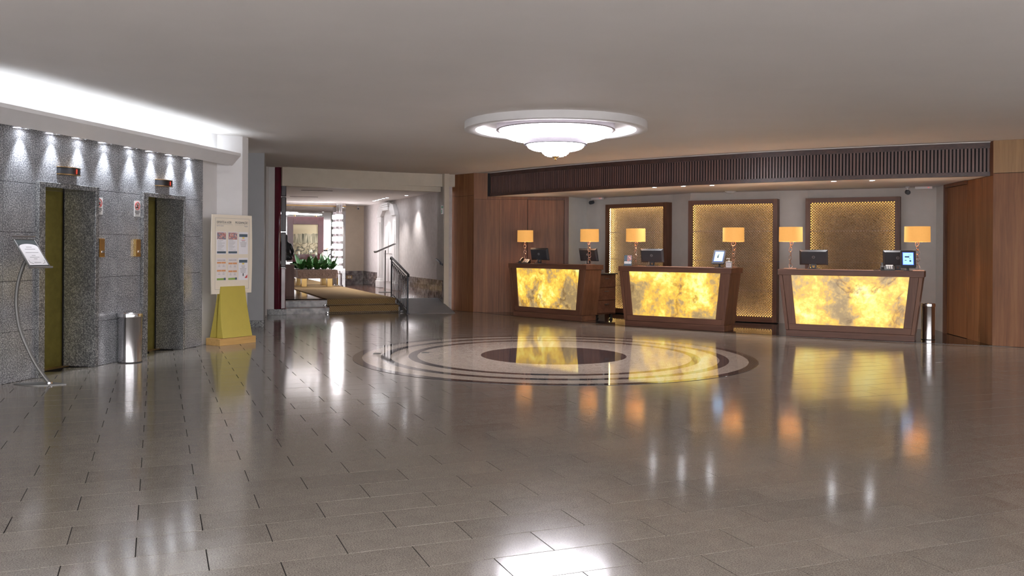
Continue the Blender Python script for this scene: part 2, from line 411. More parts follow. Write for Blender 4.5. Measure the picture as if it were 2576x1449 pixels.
def tile_bm(mb, w, h):
    b_ = 0.0002
    top = [(-w, -h), (w, -h), (w, h), (-w, h)]
    vs = [(x, y, -0.013) for x, y in top] + [(x, y, -b_) for x, y in top] + [(x - math.copysign(b_, x), y - math.copysign(b_, y), 0) for x, y in top]
    fs = [(8, 9, 10, 11)]
    for k in range(4):
        k2 = (k + 1) % 4; fs += [(k, k2, 4 + k2, 4 + k), (4 + k, 4 + k2, 8 + k2, 8 + k)]
    return mb.add(vs, fs)
tile_me = tile_bm(MB(), TW / 2 - GAP / 2, TH / 2 - GAP / 2).mesh('floor_tile')
tile_me.materials.append(MATS['tile_stone'])
cand = []
for j in range(-2, 80):
    v = 4.425 + 0.2965 * (j - 9) + TH / 2
    off = 0.225 if j % 2 == 0 else -0.08
    for i in range(-14, 34):
        u = off + TW * i + TW / 2
        x, y = u * ce - v * se, u * se + v * ce
        if y < 1.6 or y > 20.4 or x < -8.2 or x > 10.5: continue
        if math.hypot(x - CM[0], y - CM[1]) < 2.2: continue
        if math.hypot(x - CA[0], y - CA[1]) < RF - 0.5: continue
        if not lobby_side(x, y): continue
        px, py = proj(x, max(y, 0.5))
        vis = -80 < px < 2656 and py < 1500
        cand.append((-(1 / y ** 3 if vis else 1e-9 / y), x, y))
cand.sort()
for k, (_, x, y) in enumerate(cand[:300]):
    o = link('floor_tile', tile_me, None, fl, (x, y, random.uniform(-0.0002, 0.0002)), (random.gauss(0, 0.0011), random.gauss(0, 0.0009), TA))
rest = MB()
for _, x, y in cand[300:]:
    rest.M = Matrix.Translation((x, y, random.uniform(-0.0002, 0.0002))) @ Matrix.Rotation(TA, 4, 'Z') @ Matrix.Rotation(random.gauss(0, 0.0011), 4, 'X') @ Matrix.Rotation(random.gauss(0, 0.0009), 4, 'Y')
    tile_bm(rest, TW / 2 - GAP / 2, TH / 2 - GAP / 2)
tag(rest.build('floor_tile_field', 'tile_stone', fl), kind='stuff')
med = root('floor_medallion', 'round beige and black stone medallion of rings inlaid in the lobby floor', 'floor inlay', (CM[0], CM[1], 0))
rings = [(0.0, 0.965, 'medallion_black', 'centre_disc'), (0.965, 1.80, 'medallion_beige', 'beige_ring'), (1.80, 1.915, 'medallion_black', 'black_ring'), (1.915, 2.15, 'medallion_beige', 'beige_ring'),
         (2.15, 2.27, 'medallion_black', 'black_ring'), (2.27, 2.51, 'medallion_beige', 'beige_ring'), (2.51, 2.63, 'medallion_black', 'black_ring')]
for r0, r1, mt, nm in rings:
    if r0 == 0: MB().lathe([(r1, -0.012), (r1, 0.003), (0, 0.003)], 128).build(nm, mt, med)
    else: MB().arcbox((0, 0), r0, r1, 0, 2 * PI, -0.012, 0.003, 128).build(nm, mt, med)
# small brass floor sockets in the medallion
for x, y in ((-1.72, 0.2), (-2.35, 0.05)):
    box('floor_outlet', 'steel_dull', med, x - 0.05, x + 0.05, y - 0.06, y + 0.06, 0.003, 0.005)
# dark stone floor inside the reception
a0, a1 = math.atan2(20.3 - CA[1], -1.7 - CA[0]), math.atan2(12.4 - CA[1], 10.5 - CA[0])
if a0 > 0: a0 -= 2 * PI
poly = [(CA[0] + RF * math.cos(a0 + (a1 - a0) * i / 60), CA[1] + RF * math.sin(a0 + (a1 - a0) * i / 60)) for i in range(61)] + [(12.5, 22.0), (-1.3, 22.0)]
struct(MB().prism(poly, -0.013, 0.0035).build('floor_reception', 'dark_floor'), 'polished black stone floor behind the reception desks', 'floor')

# ------------------------------------------------------------------ ceilings
struct(box('ceiling', 'ceiling_paint', None, -14.2, 16.2, -2.0, 22.5, ZC, ZC + 0.12), 'plain painted lobby ceiling', 'ceiling')

# ------------------------------------------------------------------ lift wall (local x along the wall, +y into the wall)
LW = math.atan2(ty, tx)
GT = 2.655
wl = MB()
for a, b_, z0, z1 in ((-0.33, 0.447, 0, GT), (1.41, 2.298, 0, GT), (3.239, 3.74, 0, GT), (0.447, 1.41, 2.1, GT), (2.298, 3.239, 2.1, GT)):
    wl.box(a, b_, 0.03, 0.60, z0, z1)
wl = struct(wl.build('wall_left', 'dark_gap', None, (WX, WY, 0), (0, 0, LW)), 'grey granite clad wall with two lifts', 'wall')
def gpanel(s0, s1, z0, z1, parent=wl):
    g_ = 0.0022
    box('granite_panel', 'granite_grey', parent, s0 + g_, s1 - g_, 0.0, 0.03, z0 + g_, z1 - g_, 0.0012)
rows = [(0.0, 0.526), (0.526, 1.046), (1.046, 1.556), (1.556, 2.073)]
for z0, z1 in rows:
    for s0, s1 in ((-0.33, -0.015), (-0.015, 0.447), (1.41, 1.842), (1.842, 2.298), (3.239, 3.771)): gpanel(s0, s1, z0, z1)
for s0, s1 in ((-0.33, -0.015), (-0.015, 0.447), (0.447, 1.345), (1.345, 1.842), (1.842, 2.321), (2.321, 3.186), (3.186, 3.771)):
    gpanel(s0, s1, 2.105 if s0 in (0.447, 2.321) else 2.073, GT)
# end return of the cladding
box('granite_panel', 'granite_grey', wl, 3.741, 3.771, 0.032, 0.20, 0, GT)
# wall running on towards the viewer beyond the corner
k = R(-13)
wf = struct(box('wall_left_front', 'dark_gap', None, -5.5, 0, 0.03, 0.5, 0, GT, loc=(WX - 0.33 * tx, WY - 0.33 * ty, 0), rot=(0, 0, LW + k)), 'granite clad wall running on past the lifts', 'wall')
for z0, z1 in rows + [(2.073, GT)]:
    for q in range(5): gpanel(-1.1 * (q + 1), -1.1 * q - 0.004, z0, z1, wf)
# lift doors
for n_, (a, b_, c_, d_) in enumerate(((0.447, 0.54, 1.366, 1.41), (2.298, 2.40, 3.216, 3.239))):
    dr = bpy.data.objects.new('door_%d' % (n_ + 1), None); COL.objects.link(dr)
    dr.location = (WX, WY, 0); dr.rotation_euler = (0, 0, LW)
    struct(dr, ('olive brass lift door nearer the menu stand', 'olive brass lift door nearer the sports notice board')[n_], 'lift door')
    mid = (b_ + c_) / 2
    box('door_panel', 'brass_door', dr, b_, mid - 0.002, 0.385, 0.42, 0.004, 2.05, 0.002)
    box('door_panel', 'brass_door', dr, mid + 0.002, c_, 0.385, 0.42, 0.004, 2.05, 0.002)
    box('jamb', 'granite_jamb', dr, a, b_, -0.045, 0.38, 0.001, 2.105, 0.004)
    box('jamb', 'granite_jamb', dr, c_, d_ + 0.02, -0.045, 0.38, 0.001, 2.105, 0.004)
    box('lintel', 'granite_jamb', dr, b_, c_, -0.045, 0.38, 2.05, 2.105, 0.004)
    box('sill', 'brass_brown', dr, b_, c_, 0.30, 0.42, -0.003, 0.006)
    box('edge_trim', 'brass', dr, b_, b_ + 0.012, 0.36, 0.384, 0.004, 2.05)
    box('edge_trim', 'dark_gap', dr, c_ - 0.012, c_, 0.372, 0.386, 0.004, 2.05)
def wall_root(name, label, cat, s, z, group=None):
    x, y = WX + s * tx, WY + s * ty
    return root(name, label, cat, (x, y, z), LW, group)
# floor indicators
for s_, z_, lb in ((0.925, 2.25, 'dark glass floor display showing 1 above the lift nearer the menu stand'), (2.765, 2.25, 'dark glass floor display showing 1 above the lift nearer the notice board')):
    o = wall_root('floor_display', lb, 'display', s_, z_, 'lift floor displays')
    prof = [(-0.165, -0.002), (-0.165, -0.05), (-0.10, -0.082), (0.0, -0.092), (0.10, -0.082), (0.165, -0.05), (0.165, -0.002)]
    MB().prism(prof, -0.036, 0.036).build('glass_front', 'black_plastic', o, bev=0.003)
    MB().prism([(x * 1.02, y * 1.02 if y < -0.01 else y) for x, y in prof], 0.036, 0.043).build('top_trim', 'brass_brown', o)
    MB().prism([(x * 1.02, y * 1.02 if y < -0.01 else y) for x, y in prof], -0.043, -0.036).build('bottom_trim', 'brass_brown', o)
    text('1', 0.075, 'digit_red', o, (0.045, -0.094, -0.027), (R(90), 0, R(4)), 'digit', 'CENTER', 0.001)
# fire signs
for s0, s1, lb in ((1.432, 1.532, 'white do-not-use sign with red ring beside the lift nearer the menu stand'), (2.155, 2.292, 'white do-not-use sign with red ring beside the lift nearer the notice board')):
    sm = (s0 + s1) / 2; hw = 0.066
    sm = s0 + 0.05 if s0 < 2 else sm
    o = wall_root('warning_sign', lb, 'sign', sm, 1.89, 'no use warning signs by the lifts')
    box('plate', 'white_plastic', o, -hw, hw, -0.004, -0.0005, -0.10, 0.10)
    ring = [(0.047 * math.cos(t * PI / 16), -0.0055, 0.035 + 0.047 * math.sin(t * PI / 16)) for t in range(32)]
    MB().tube(ring, 0.0045, 6, True).build('red_ring', 'ink_red', o)
    MB().tube([(-0.033, -0.0062, 0.068), (0.033, -0.0062, 0.002)], 0.0042, 6).build('red_bar', 'ink_red', o)
    pg = MB().box(-0.004, 0.022, -0.0055, -0.004, 0.010, 0.050); pg.box(-0.028, -0.008, -0.0055, -0.004, 0.008, 0.022); pg.box(-0.016, 0.018, -0.0055, -0.004, 0.006, 0.012); pg.box(0.0, 0.018, -0.0055, -0.004, 0.056, 0.062)
    pg.build('pictogram', 'ink_dark', o)
    for q, (zz, ww) in enumerate(((-0.032, 0.052), (-0.049, 0.050), (-0.066, 0.034), (-0.083, 0.044))):
        box('text_line', 'ink_dark' if q < 3 else 'ink_grey', o, -ww, ww, -0.0052, -0.004, zz - (0.004 if q < 3 else 0.0012), zz + (0.004 if q < 3 else 0.0012))
# call panels
for s_, lb in ((1.50, 'brass call button plate beside the lift nearer the menu stand'), (2.207, 'brass call button plate beside the lift nearer the notice board')):
    o = wall_root('call_panel', lb, 'call panel', s_, 1.395, 'lift call panels')
    box('plate', 'brass_brown', o, -0.048, 0.048, -0.036, -0.0005, -0.104, 0.104, 0.003)
    box('rim', 'gold', o, -0.052, -0.046, -0.038, -0.0005, -0.107, 0.107)
    box('rim', 'gold', o, -0.052, 0.052, -0.038, -0.0005, -0.109, -0.103)
    box('rim', 'gold', o, -0.052, 0.052, -0.030, -0.0005, 0.103, 0.109)
    box('button', 'chrome', o, -0.018, 0.032, -0.044, -0.034, -0.062, -0.032, 0.004)

# cove ledge over the lifts
LEDGE = [(-0.005, 2.655), (-0.14, 2.626), (-0.28, 2.766), (-0.28, 2.808), (-0.245, 2.808), (-0.245, 2.74), (0.25, 2.74), (0.25, 2.655)]
lg = struct(MB().prism_x(LEDGE, -0.38, 4.34).build('trim_1', 'wall_white', None, (WX, WY, 0), (0, 0, LW)), 'white cove ledge with recessed downlights above the lifts', 'cornice')
lg2 = struct(MB().prism_x(LEDGE, -5.6, 0.05).build('trim_2', 'wall_white', None, (WX - 0.36 * tx, WY - 0.36 * ty, 0), (0, 0, LW + k)), 'white cove ledge running on over the granite wall', 'cornice')
struct(box('wall_cove', 'wall_white', None, -0.5, 4.25, 0.25, 0.45, 2.65, ZC, loc=(WX, WY, 0), rot=(0, 0, LW)), 'white wall above the cove ledge', 'wall')
struct(box('wall_cove_front', 'wall_white', None, -5.6, 0.1, 0.25, 0.45, 2.65, ZC, loc=(WX - 0.33 * tx, WY - 0.33 * ty, 0), rot=(0, 0, LW + k)), 'white wall above the cove ledge past the lifts', 'wall')
box('led_strip', 'led_cool', lg, -0.36, 4.1, -0.16, -0.12, 2.742, 2.752)
box('led_strip', 'led_cool', lg2, -5.5, -0.02, -0.16, -0.12, 2.742, 2.752)
LDL = ['downlight in the ledge above the granite strip by the menu stand'] + ['downlight in the ledge above the lift nearer the menu stand'] * 2 + ['downlight in the ledge above the granite between the two lifts'] * 2 + ['downlight in the ledge above the lift nearer the notice board'] * 2 + ['downlight in the ledge above the granite strip by the notice board']
for s_, lb in zip((0.209, 0.673, 1.103, 1.569, 2.066, 2.508, 2.947, 3.394), LDL):
    o = root('downlight', lb, 'downlight', (WX + s_ * tx + 0.07 * ty, WY + s_ * ty - 0.07 * tx, 2.637), LW, 'downlights above the lifts')
    MB().lathe([(0.030, 0.004), (0.046, 0.004), (0.046, -0.006), (0.034, -0.008), (0.030, 0.004)], 20, cap=False).build('bezel', 'chrome', o)
    MB().lathe([(0.031, -0.001), (0, -0.002)], 20).build('lens', 'lens_white', o)
    lamp('SPOT', 'spot_beam', (0, 0, -0.02), 17, (0.88, 0.92, 1.0), o, (R(5), 0, 0), angle=62, blend=1.0, radius=0.02)

# white return wall after the lifts, recess and grey wall beyond
ws = MB(); ws.box(3.74, 4.25, 0.035, 0.25, 0, ZC); ws.prism([(4.2, 0.05), (4.5, -0.22), (4.68, -0.22), (4.68, 1.6), (4.2, 1.6)], 0, ZC)
struct(ws.build('wall_left_return', 'wall_white', None, (WX, WY, 0), (0, 0, LW)), 'white return wall behind the notice board', 'wall')
struct(MB().prism([(-8.4, 15.82), (-4.40, 15.86), (-4.46, 16.1), (-5.10, 18.52), (-8.4, 18.52)], 0, ZC).build('wall_grey', 'wall_grey'), 'grey wall beside the corridor steps', 'wall')
struct(box('wall_left_recess', 'wall_grey', None, -8.5, -8.3, 13.0, 15.9, 0, ZC), 'wall at the back of the passage past the lifts', 'wall')
struct(MB().prism([(-8.3, 15.80), (-4.385, 15.84), (-4.375, 15.875), (-8.3, 15.9)], 0, 0.115).build('baseboard_grey', 'granite_jamb'), 'grey granite skirting of the grey wall', 'skirting')

# ------------------------------------------------------------------ bins
def bin_(loc, r, h, label):
    o = root('waste_bin', label, 'waste bin', loc)
    MB().lathe([(r * 0.97, 0.012), (r * 0.97, h - 0.055), (r * 0.985, h - 0.05)], 40).build('body', 'steel', o)
    MB().lathe([(r * 1.0, 0), (r * 1.0, 0.012), (r * 0.9, 0.012)], 40).build('foot_ring', 'rubber', o)
    MB().lathe([(r * 1.02, h - 0.055), (r * 1.04, h - 0.045), (r * 1.0, h - 0.01), (r * 0.92, h), (r * 0.60, h - 0.008), (r * 0.58, h - 0.03), (r * 0.58, h - 0.06)], 40, cap=False).build('lid', 'chrome', o)
    MB().lathe([(r * 0.6, h - 0.05), (0, h - 0.05)], 24).build('opening', 'dark_gap', o)
bin_((-4.66, 10.93, 0), 0.142, 0.605, 'polished steel waste bin standing between the two lifts')
bin_((6.66, 14.30, 0), 0.102, 0.585, 'slim polished steel waste bin beside the reception desk')

# ------------------------------------------------------------------ curved menu stand by the lift
o = root('menu_stand', 'curved grey metal menu stand with clear sheet holder by the lifts', 'menu stand', (-4.81, 9.13, 0), 0.0)
pl_ = [(0.27 * t, 0.115 * (1 - abs(t) ** 1.7)) for t in [i / 10 for i in range(-10, 11)]]
MB().prism(pl_ + [(x, -y) for x, y in pl_[1:-1]][::-1], 0.0, 0.009).build('base', 'steel_dull', o)
KP = [(0.10, 0.009), (-0.034, 0.19), (-0.14, 0.394), (-0.209, 0.57), (-0.241, 0.75), (-0.246, 0.885), (-0.225, 1.055), (-0.174, 1.22)]
P_ = []
for i in range(len(KP) - 1):                      # smooth curve through the key points
    p0, p1, p2, p3 = KP[max(i - 1, 0)], KP[i], KP[i + 1], KP[min(i + 2, len(KP) - 1)]
    for t in range(4):
        q = t / 4
        P_.append(tuple(0.5 * (2 * b_ + (c_ - a_) * q + (2 * a_ - 5 * b_ + 4 * c_ - d_) * q * q + (3 * b_ - a_ - 3 * c_ + d_) * q ** 3) for a_, b_, c_, d_ in zip(p0, p1, p2, p3)))
P_ = [(x, 0.0, z) for x, z in P_ + [KP[-1]]] + [(-0.12, -0.02, 1.31)]
MB().tube(P_, 0.0185, 12).build('pole', 'steel_dull', o)
MB().lathe([(0.028, 0.009), (0.024, 0.028), (0.019, 0.03)], 16, (0.10, 0, 0)).build('pole_collar', 'steel', o)
pc = P_[-1]
hd = MB(); hd.M = Matrix.Translation((-0.075, -0.03, 1.335)) @ Matrix.Rotation(R(-30), 4, 'Z') @ Matrix.Rotation(R(45), 4, 'Y')
hold = hd.M.copy()
hm = lambda: setattr(q_, 'M', hold) or q_
q_ = MB(); q_.M = hold; q_.box(-0.20, 0.20, -0.115, 0.115, 0.0, 0.006); q_.build('back_plate', 'steel_dull', o)
q_ = MB(); q_.M = hold; q_.tube([(0.205, -0.125, 0.012), (0.205, 0.125, 0.012)], 0.011, 10); q_.build('lower_rail', 'steel', o)
q_ = MB(); q_.M = hold; q_.tube([(-0.225, -0.125, 0.025), (-0.225, 0.125, 0.025)], 0.010, 10); q_.build('upper_rail', 'steel', o)
q_ = MB(); q_.M = hold; q_.box(-0.19, 0.175, -0.105, 0.105, 0.0065, 0.008); q_.build('dark_sheet', 'ink_dark', o)
q_ = MB(); q_.M = hold
pg = [(0.17, -0.098), (0.17, 0.098), (-0.085, 0.098)] + [(-0.085 - 0.045 * math.cos(t * PI / 12), 0.098 * -math.sin(t * PI / 12)) for t in range(-5, 6)] + [(-0.085, -0.098)]
q_.prism(pg, 0.0085, 0.0098); q_.build('menu_sheet', 'paper', o)
for x, hw in ((-0.085, 0.03), (-0.055, 0.055), (-0.005, 0.068), (0.035, 0.02), (0.06, 0.05), (0.085, 0.018), (0.135, 0.035)):
    q_ = MB(); q_.M = hold; q_.box(x - 0.0035, x + 0.0035, -hw, hw, 0.0098, 0.0102); q_.build('text_line', 'ink_grey', o)
for sy in (-1, 1):
    q_ = MB(); q_.M = hold; q_.tube([(0.10, sy * 0.082, 0.0102), (0.135, sy * 0.078, 0.0102), (0.152, sy * 0.05, 0.0102)], 0.0025, 5); q_.build('ornament', 'ink_grey', o)
for sy in (-1, 1):
    q_ = MB(); q_.M = hold; q_.box(-0.192, 0.178, sy * 0.106 - 0.003, sy * 0.106 + 0.003, 0.0065, 0.010); q_.build('sheet_edge', 'chrome', o)

# ------------------------------------------------------------------ notice board
SB = R(57.9)
o = root('notice_board', 'cream sports programme notice board on mustard stand with wooden base', 'notice board', (-4.097, 13.08, 0), SB)
# local: x along front, -y faces the lobby
box('base', 'wood_beech', o, -0.33, 0.33, -0.15, 0.15, 0.0, 0.10, 0.003)
def flare(sgn):
    mb = MB(); n = 12; vs = []
    for i in range(n + 1):
        q = i / n; z = 0.105 + 0.735 * q
        yy = 0.035 + 0.105 * (1 - q) ** 1.8; hw = 0.27 - 0.055 * q ** 1.5
        vs += [(-hw, sgn * yy, z), (hw, sgn * yy, z), (hw, sgn * 0.012, z), (-hw, sgn * 0.012, z)]
    fs = []
    for i in range(n):
        for k2 in range(4): fs.append((4 * i + k2, 4 * i + (k2 + 1) % 4, 4 * i + 4 + (k2 + 1) % 4, 4 * i + 4 + k2))
    fs += [(0, 1, 2, 3), (4 * n, 4 * n + 1, 4 * n + 2, 4 * n + 3)]
    return mb.add(vs, fs)
flare(-1).build('front_shell', 'board_mustard', o); flare(1).build('back_shell', 'board_mustard', o)
bp = []
for i in range(17):
    q = i / 16; bp.append((0.362 + 0.012 * math.sin(PI * q), 0.735 + 1.145 * q))
MB().prism_y(bp + [(-x, z) for x, z in bp[::-1]], -0.0115, 0.0115).build('panel', 'board_cream', o, bev=0.002)
fr = MB()
for a, b_ in (((-0.31, 0.80), (-0.31, 1.83)), ((0.31, 0.80), (0.31, 1.83)), ((-0.31, 1.83), (0.31, 1.83)), ((-0.31, 0.80), (-0.22, 0.80)), ((0.22, 0.80), (0.31, 0.80))):
    fr.box(min(a[0], b_[0]) - 0.0015, max(a[0], b_[0]) + 0.0015, -0.0125, -0.0114, min(a[1], b_[1]) - 0.0015, max(a[1], b_[1]) + 0.0015)
fr.build('printed_border', 'ink_grey', o)
text('ESPORTES & LAZER', 0.047, 'ink_dark', o, (-0.285, -0.0122, 1.755), FRONT, 'heading', sx=0.66)
text('PROGRAMAÇÃO', 0.047, 'ink_dark', o, (0.285, -0.0122, 1.755), FRONT, 'heading', 'RIGHT', sx=0.66)
text('Sports & Leisure', 0.026, 'ink_grey', o, (-0.285, -0.0122, 1.712), FRONT, 'subheading', sx=0.7)
text('Program', 0.026, 'ink_grey', o, (0.285, -0.0122, 1.712), FRONT, 'subheading', 'RIGHT', sx=0.7)
box('rule', 'ink_grey', o, -0.285, 0.0, -0.0125, -0.0114, 1.738, 1.741); box('rule', 'ink_grey', o, 0.045, 0.285, -0.0125, -0.0114, 1.738, 1.741)
PX = (-0.20, 0.005, 0.20)
for ci, cx_ in enumerate(PX):
    for ri, cz_ in enumerate((1.47, 1.09)):
        w_, h_ = 0.087, 0.163
        sh = box('poster', 'paper_tan' if (ri == 1 and ci < 2) else 'paper', o, cx_ - w_, cx_ + w_, -0.0145, -0.0117, cz_ - h_, cz_ + h_)
        y0, y1 = -0.0153, -0.0145
        if ri == 0 and ci < 2:
            box('photo', 'photo_print', sh, cx_ - 0.079, cx_ + 0.079, y0, y1, cz_ + 0.052, cz_ + 0.152)
            box('footer', 'ink_slate', sh, cx_ - 0.079, cx_ + 0.079, y0, y1, cz_ - 0.150, cz_ - 0.120)
            for q in range(9):
                ww = (0.10, 0.07, 0.13, 0.08, 0.12, 0.11, 0.09, 0.07, 0.11)[(q + ci * 3) % 9]
                box('text_line', 'ink_grey', sh, cx_ - 0.072, cx_ - 0.072 + ww, y0, y1, cz_ + 0.032 - q * 0.017, cz_ + 0.036 - q * 0.017)
        elif ci == 2:
            box('header', 'ink_slate', sh, cx_ - 0.077, cx_ + 0.077, y0, y1, cz_ + 0.092, cz_ + 0.134)
            box('emblem', 'ink_yellow', sh, cx_ - 0.02, cx_ + 0.02, y0, y1, cz_ + 0.066, cz_ + 0.088)
            for q in range(6):
                ww = (0.035, 0.028, 0.06, 0.055, 0.05, 0.045)[q]
                box('text_line', 'ink_red' if q == 0 and ri == 0 else 'ink_grey', sh, cx_ - ww, cx_ + ww, y0, y1, cz_ + 0.040 - q * 0.019, cz_ + 0.046 - q * 0.019)
            if ri == 0: MB().lathe([(0.024, y0), (0.024, y1), (0, y1)], 14).build('badge', 'ink_red', sh).matrix_local = Matrix.Translation((cx_, 0, cz_ - 0.105)) @ Matrix.Rotation(R(-90), 4, 'X') @ Matrix.Scale(-1, 4, (0, 0, 1))
            else:
                box('figure', 'ink_dark', sh, cx_ - 0.008, cx_ + 0.008, y0, y1, cz_ - 0.105, cz_ - 0.065)
                MB().prism_y([(cx_ + 0.025, cz_ - 0.135), (cx_ + 0.078, cz_ - 0.135), (cx_ + 0.078, cz_ - 0.085)], y0, y1).build('corner_print', 'ink_red', sh)
        else:
            text('PREVISÃO DO TEMPO', 0.024, 'ink_grey', sh, (cx_, -0.0149, cz_ + 0.122), FRONT, 'heading', 'CENTER', sx=0.60)
            for q, (ax, az) in enumerate(((-0.04, 0.095), (0.04, 0.095), (-0.04, -0.02), (0.04, -0.02))):
                az -= 0.012 * ci
                box('orange_band', 'ink_orange', sh, cx_ + ax - 0.037, cx_ + ax + 0.037, y0, y1, cz_ + az - 0.012, cz_ + az + 0.012)
                box('text_line', 'ink_grey', sh, cx_ + ax - 0.02, cx_ + ax + 0.02, y0, y1, cz_ + az - 0.055, cz_ + az - 0.051)
                MB().tube([(cx_ + ax + 0.011 * math.cos(t * PI / 5), y0, cz_ + az - 0.034 + 0.010 * math.sin(t * PI / 5)) for t in range(10)], 0.0013, 4, True).build('weather_icon', 'ink_grey', sh)
            box('green_band', 'ink_green', sh, cx_ - 0.079, cx_ + 0.045, y0, y1, cz_ - 0.157, cz_ - 0.128)
            box('badge', 'ink_slate', sh, cx_ + 0.045, cx_ + 0.079, y0, y1, cz_ - 0.157, cz_ - 0.124)

# ------------------------------------------------------------------ chandelier over the medallion
o = root('chandelier', 'large round crystal bowl chandelier in a white ceiling ring', 'chandelier', (CM[0] + 0.01, CM[1], ZC))
MB().lathe([(1.065, 0.0), (1.21, 0.0), (1.21, -0.095), (1.20, -0.10), (1.075, -0.10), (1.065, -0.095), (1.065, 0.0)], 96, cap=False).build('ceiling_ring', 'wall_white', o)
MB().arcbox((0, 0), 1.045, 1.063, 0, 2 * PI, -0.085, -0.065, 96).build('ring_light', 'led_white', o)
MB().lathe([(0.755, 0.0), (0.785, 0.0), (0.785, -0.085), (0.79, -0.092), (0.78, -0.10), (0.755, -0.10), (0.755, 0.0)], 96, cap=False).build('gold_rim', 'rim_grey', o)
def bowl(prof, name, mat, parent, nstrand, r):
    """strands of crystal beads hanging along a profile"""
    mb = MB()
    for i in range(nstrand):
        a = 2 * PI * i / nstrand; ca, sa = math.cos(a), math.sin(a)
        for (R0, Z0) in prof:
            c = (R0 * ca, R0 * sa, Z0); rr = r * random.uniform(0.85, 1.15)
            mb.add([(c[0] + rr, c[1], c[2]), (c[0], c[1] + rr, c[2]), (c[0] - rr, c[1], c[2]), (c[0], c[1] - rr, c[2]), (c[0], c[1], c[2] + rr * 1.5), (c[0], c[1], c[2] - rr * 1.5)],
                   [(0, 1, 4), (1, 2, 4), (2, 3, 4), (3, 0, 4), (1, 0, 5), (2, 1, 5), (3, 2, 5), (0, 3, 5)])
    return tag(mb.build(name, mat, parent), kind='stuff')
def arcprof(r0, z0, r1, z1, n, bulge=0.5):
    out = []
    for i in range(n + 1):
        t = i / n * PI / 2
        out.append((r1 + (r0 - r1) * math.cos(t), z0 + (z1 - z0) * math.sin(t)))
    return out
def scal(prof, n, name, mat, parent):
    MB().lathe(prof, n, cap=False).build(name, mat, parent)
p1 = arcprof(0.745, -0.075, 0.405, -0.215, 12); p2 = arcprof(0.372, -0.288, 0.185, -0.350, 6); p3 = arcprof(0.188, -0.335, 0.075, -0.425, 5)
scal([(r - 0.012, z + 0.006) for r, z in p1], 72, 'upper_bowl', 'crystal_core', o)
scal([(r - 0.010, z + 0.006) for r, z in p2], 48, 'middle_bowl', 'crystal_core', o)
scal([(r - 0.010, z + 0.006) for r, z in p3], 32, 'lower_bowl', 'crystal_core', o)
bowl(p1, 'crystal_strands', 'crystal', o, 150, 0.0125); bowl(p2, 'crystal_strands', 'crystal', o, 84, 0.011); bowl(p3, 'crystal_strands', 'crystal', o, 44, 0.011)
MB().lathe([(0.40, -0.222), (0.412, -0.222), (0.418, -0.282), (0.408, -0.290), (0.385, -0.284), (0.40, -0.222)], 64, cap=False).build('lower_rim', 'rim_dark', o)
MB().lathe([(0.070, -0.415), (0.066, -0.428), (0.045, -0.445), (0.018, -0.458), (0.010, -0.468), (0.016, -0.474), (0.012, -0.484), (0.0, -0.494)], 20).build('finial', 'gold', o)

# ------------------------------------------------------------------ reception grille band (arc), ceiling, wood walls, back wall
RS = 17.83
b0 = math.atan2(19.63 - CA[1], -0.60 - CA[0]); b1 = math.atan2(13.55 - CA[1], 7.24 - CA[0])
gr = struct(MB().arcbox(CA, RS - 0.06, RS - 0.028, b0, b1, 2.57, ZC, 64).build('trim_3', 'dark_gap'), 'dark curved slatted wooden band above the reception desks', 'grille')
def arcpart(name, mat, r0, r1, z0, z1): return MB().arcbox(CA, r0, r1, b0, b1, z0, z1, 64).build(name, mat, gr)
arcpart('top_rail', 'wood_grille_x', RS - 0.028, RS + 0.015, 2.985, ZC - 0.012)
arcpart('bottom_rail', 'wood_grille_x', RS - 0.06, RS + 0.015, 2.56, 2.625)
arcpart('cornice', 'ceiling_paint', RS - 0.07, RS + 0.03, ZC - 0.012, ZC - 0.001)
NS = 194
sl_me = MB().box(-0.015, 0.015, -0.010, 0.003, 2.62, 2.99).mesh('slat'); sl_me.materials.append(MATS['wood_grille'])
for i in range(NS):
    a = b0 + (b1 - b0) * (i + 0.5) / NS
    link('slat', sl_me, None, gr, (CA[0] + (RS - 0.012) * math.cos(a), CA[1] + (RS - 0.012) * math.sin(a), 0), (0, 0, a + PI / 2))
# lower reception ceiling
poly = [(CA[0] + (RS - 0.03) * math.cos(b0 + (b1 - b0) * i / 60), CA[1] + (RS - 0.03) * math.sin(b0 + (b1 - b0) * i / 60)) for i in range(61)]
poly = poly + [(7.9, 13.4), (8.2, 16.4), (4.0, 20.9), (1.2, 21.2), (-0.55, 19.95)]
struct(MB().prism(poly, 2.565, 2.61).build('ceiling_reception', 'ceiling_paint'), 'white lower ceiling over the reception', 'ceiling')

def wallseg(name, mat, A, B, z0, z1, th, label, cat='wall', ext=0.0):
    """vertical slab whose front face runs A->B (viewer on its right-hand side), thickness behind"""
    L = math.hypot(B[0] - A[0], B[1] - A[1]); an = math.atan2(B[1] - A[1], B[0] - A[0])
    o = MB().box(0, L + ext, 0, th, z0, z1).build(name, mat, None, (A[0], A[1], 0), (0, 0, an))
    return struct(o, label, cat), L
